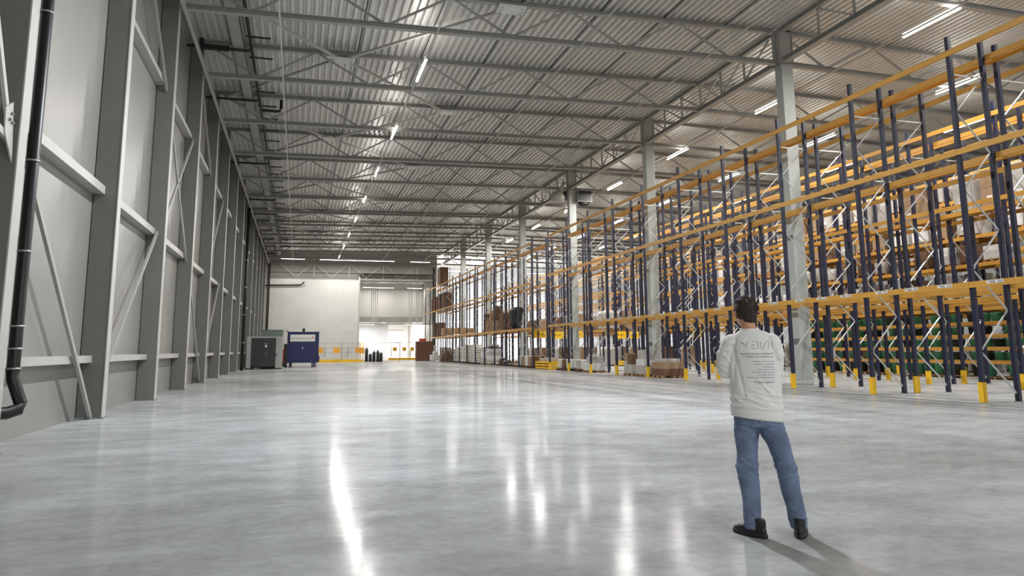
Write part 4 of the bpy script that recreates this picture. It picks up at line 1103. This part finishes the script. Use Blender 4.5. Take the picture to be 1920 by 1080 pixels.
# hem slightly lower on the right, as worn
for v in shirt.data.vertices:
    if v.co.z < .878: v.co.z = .866
    if v.co.z < 1.05: v.co.z -= .012*(1.05-v.co.z)/.15; v.co.z += -(v.co.x+.01)*.09*(1.05-v.co.z)/.15
bvs = BVHTree.FromPolygons([v.co for v in shirt.data.vertices], [tuple(p.vertices) for p in shirt.data.polygons])
# collar ring
cr = []
for k in range(25):
    t = 2*pi*k/24; cr.append((-.034+.066*cos(t), -.0+.062*sin(t), 1.531+.008*sin(t)))
MB().tube(cr, .009, 8, False).build('collar', 'sweatshirt', shirt, True)
# print on the back, mirrored as in the photograph
PK = 1.2
def printed(name, me, x, z, mt):
    for v in me.vertices:
        px, pz = x-v.co.x*PK, z+v.co.y*1.06
        h = bvs.ray_cast(Vector((px, -2, pz)), Vector((0, 1, 0)))
        v.co = (h[0]+Vector((0, -.0016, 0))) if h[0] else Vector((px, -.12, pz))
    me.materials.clear(); me.materials.append(MAT[mt]); ob(name, me, shirt)
def strokes(polys, wd):
    m = MB()
    for pl in polys:
        for (a, b) in zip(pl[:-1], pl[1:]):
            n = max(1, int(sqrt((a[0]-b[0])**2+(a[1]-b[1])**2)/.008))
            for k in range(n):
                p = Vector((a[0]+(b[0]-a[0])*k/n, a[1]+(b[1]-a[1])*k/n, 0)); q = Vector((a[0]+(b[0]-a[0])*(k+1)/n, a[1]+(b[1]-a[1])*(k+1)/n, 0))
                d = (q-p).normalized(); o_ = Vector((-d.y, d.x, 0))*wd/2; i = len(m.v)
                for c in (p-o_-d*wd*.3, q-o_+d*wd*.3, q+o_+d*wd*.3, p+o_-d*wd*.3): m.v.append(tuple(c))
                m.f.append((i+3, i+2, i+1, i)); m.mi.append(0)
    return m
h = .052
st = [[(0, 0), (0, h)], [(.022, 0), (.022, h-.006), (.03, h), (.038, h-.006), (.056, .006), (.064, 0), (.070, .004), (.070, h)],
      [(.122, h), (.094, h), (.086, h-.008), (.086, .008), (.094, 0), (.12, 0), (.122, .002), (.122, h*.5), (.104, h*.5)],
      [(.146, h), (.158, h*.55), (.158, 0)], ]
printed('logo_letters', strokes(st, .0028).mesh('logo', 'print_light'), .128, 1.382, 'print_light')
lf = MB(); lf.v = [(.159, h*.5, 0), (.166, h*.62, 0), (.178, h*.78, 0), (.196, h*1.0, 0), (.186, h*.72, 0), (.174, h*.55, 0)]; lf.f = [(5, 4, 3, 2, 1, 0)]; lf.mi = [0]
printed('logo_leaf', lf.mesh('logo_leaf', 'print_light'), .128, 1.382, 'print_light')
LINES = [('The perfect synergy between', .0175, 1.338, 'print_grey'), ('our solutions and people. IT', .0165, 1.316, 'print_grey'), ('Business data analytics', .0148, 1.281, 'print_light'),
         ('hardware solutions', .0158, 1.260, 'print_light'), ('integrations', .0152, 1.240, 'print_light'), ('data, cloud, web', .0152, 1.220, 'print_light'),
         ('maintaining the network', .0140, 1.200, 'print_light'), ('security solutions', .0152, 1.180, 'print_light'), ('software in the connected', .0158, 1.160, 'print_light'), ('"Totally makes IT', .0185, 1.124, 'print_grey')]
for t, sz, z, mt in LINES:
    me = text_mesh(t, sz); w_ = max((v.co.x for v in me.vertices), default=.1)
    bm = bmesh.new(); bm.from_mesh(me); bm.to_mesh(me); bm.free()
    printed('back_print', me, .136, z, mt)
# --- shoes
def shoe(a, yaw, name='shoe'):
    r = empty(name, (a.x, a.y, 0), yaw); r.parent = person
    up = MB()
    up.loft([(0, .055, .018, .047, .150), (0, .055, .045, .048, .150), (0, .035, .065, .046, .125), (0, .0, .085, .042, .085), (0, -.02, .11, .042, .062), (0, -.02, .135, .043, .058)], 22)
    u = to_obj(up, 'shoe_upper', .006, 3, lambda c, n: c+n*noise.noise(c*40)*.002, 'shoe', r)
    so = MB(); so.loft([(0, .055, .0, .045, .150), (0, .055, .006, .050, .156), (0, .055, .022, .051, .158), (0, .055, .03, .049, .154)], 26); so.build('shoe_sole', 'sole', r, True)
    MB().cbox((0, -.083, .10), (.02, .006, .05)).build('heel_tab', 'dark_grey', r, bevel=.002)
    la = MB()
    for k in range(4): la.tube([(-.028, .03+.022*k, .097-.011*k), (0, .034+.022*k, .106-.012*k), (.028, .03+.022*k, .097-.011*k)], .003, 6)
    la.build('laces', 'dark_grey', r)
shoe(Vector((-.066, -.06, 0)), radians(52)); shoe(Vector((.249, .03, 0)), radians(-6))

# ------------------------------------------------------------------ each repeat in a shelf line gets its own place in the label
TENS = ORD[:19]+['twentieth']+['twenty-'+o for o in ORD[:9]]+['thirtieth']
def rank(names, groups_):
    for g_ in groups_:
        its = [o for o in COL.objects if o.parent is None and o.get('group') == g_ and o.name.split('.')[0] in names]
        its.sort(key=lambda o: -o.location.y)
        if len(its) > 1:
            for k, o in enumerate(its): o['label'] = o['label']+', %s from left' % TENS[k]
gs = sorted({o.get('group') for o in COL.objects if o.get('group') and (' tubs ' in o['group'] or 'above the tubs' in o['group'] or ' deep loads ' in o['group'] or 'beyond the cross aisle ' in o['group'] or o['group'].startswith('pallets under the floor'))})
rank(('storage_tub', 'pallet_load', 'floor_pallet'), gs)
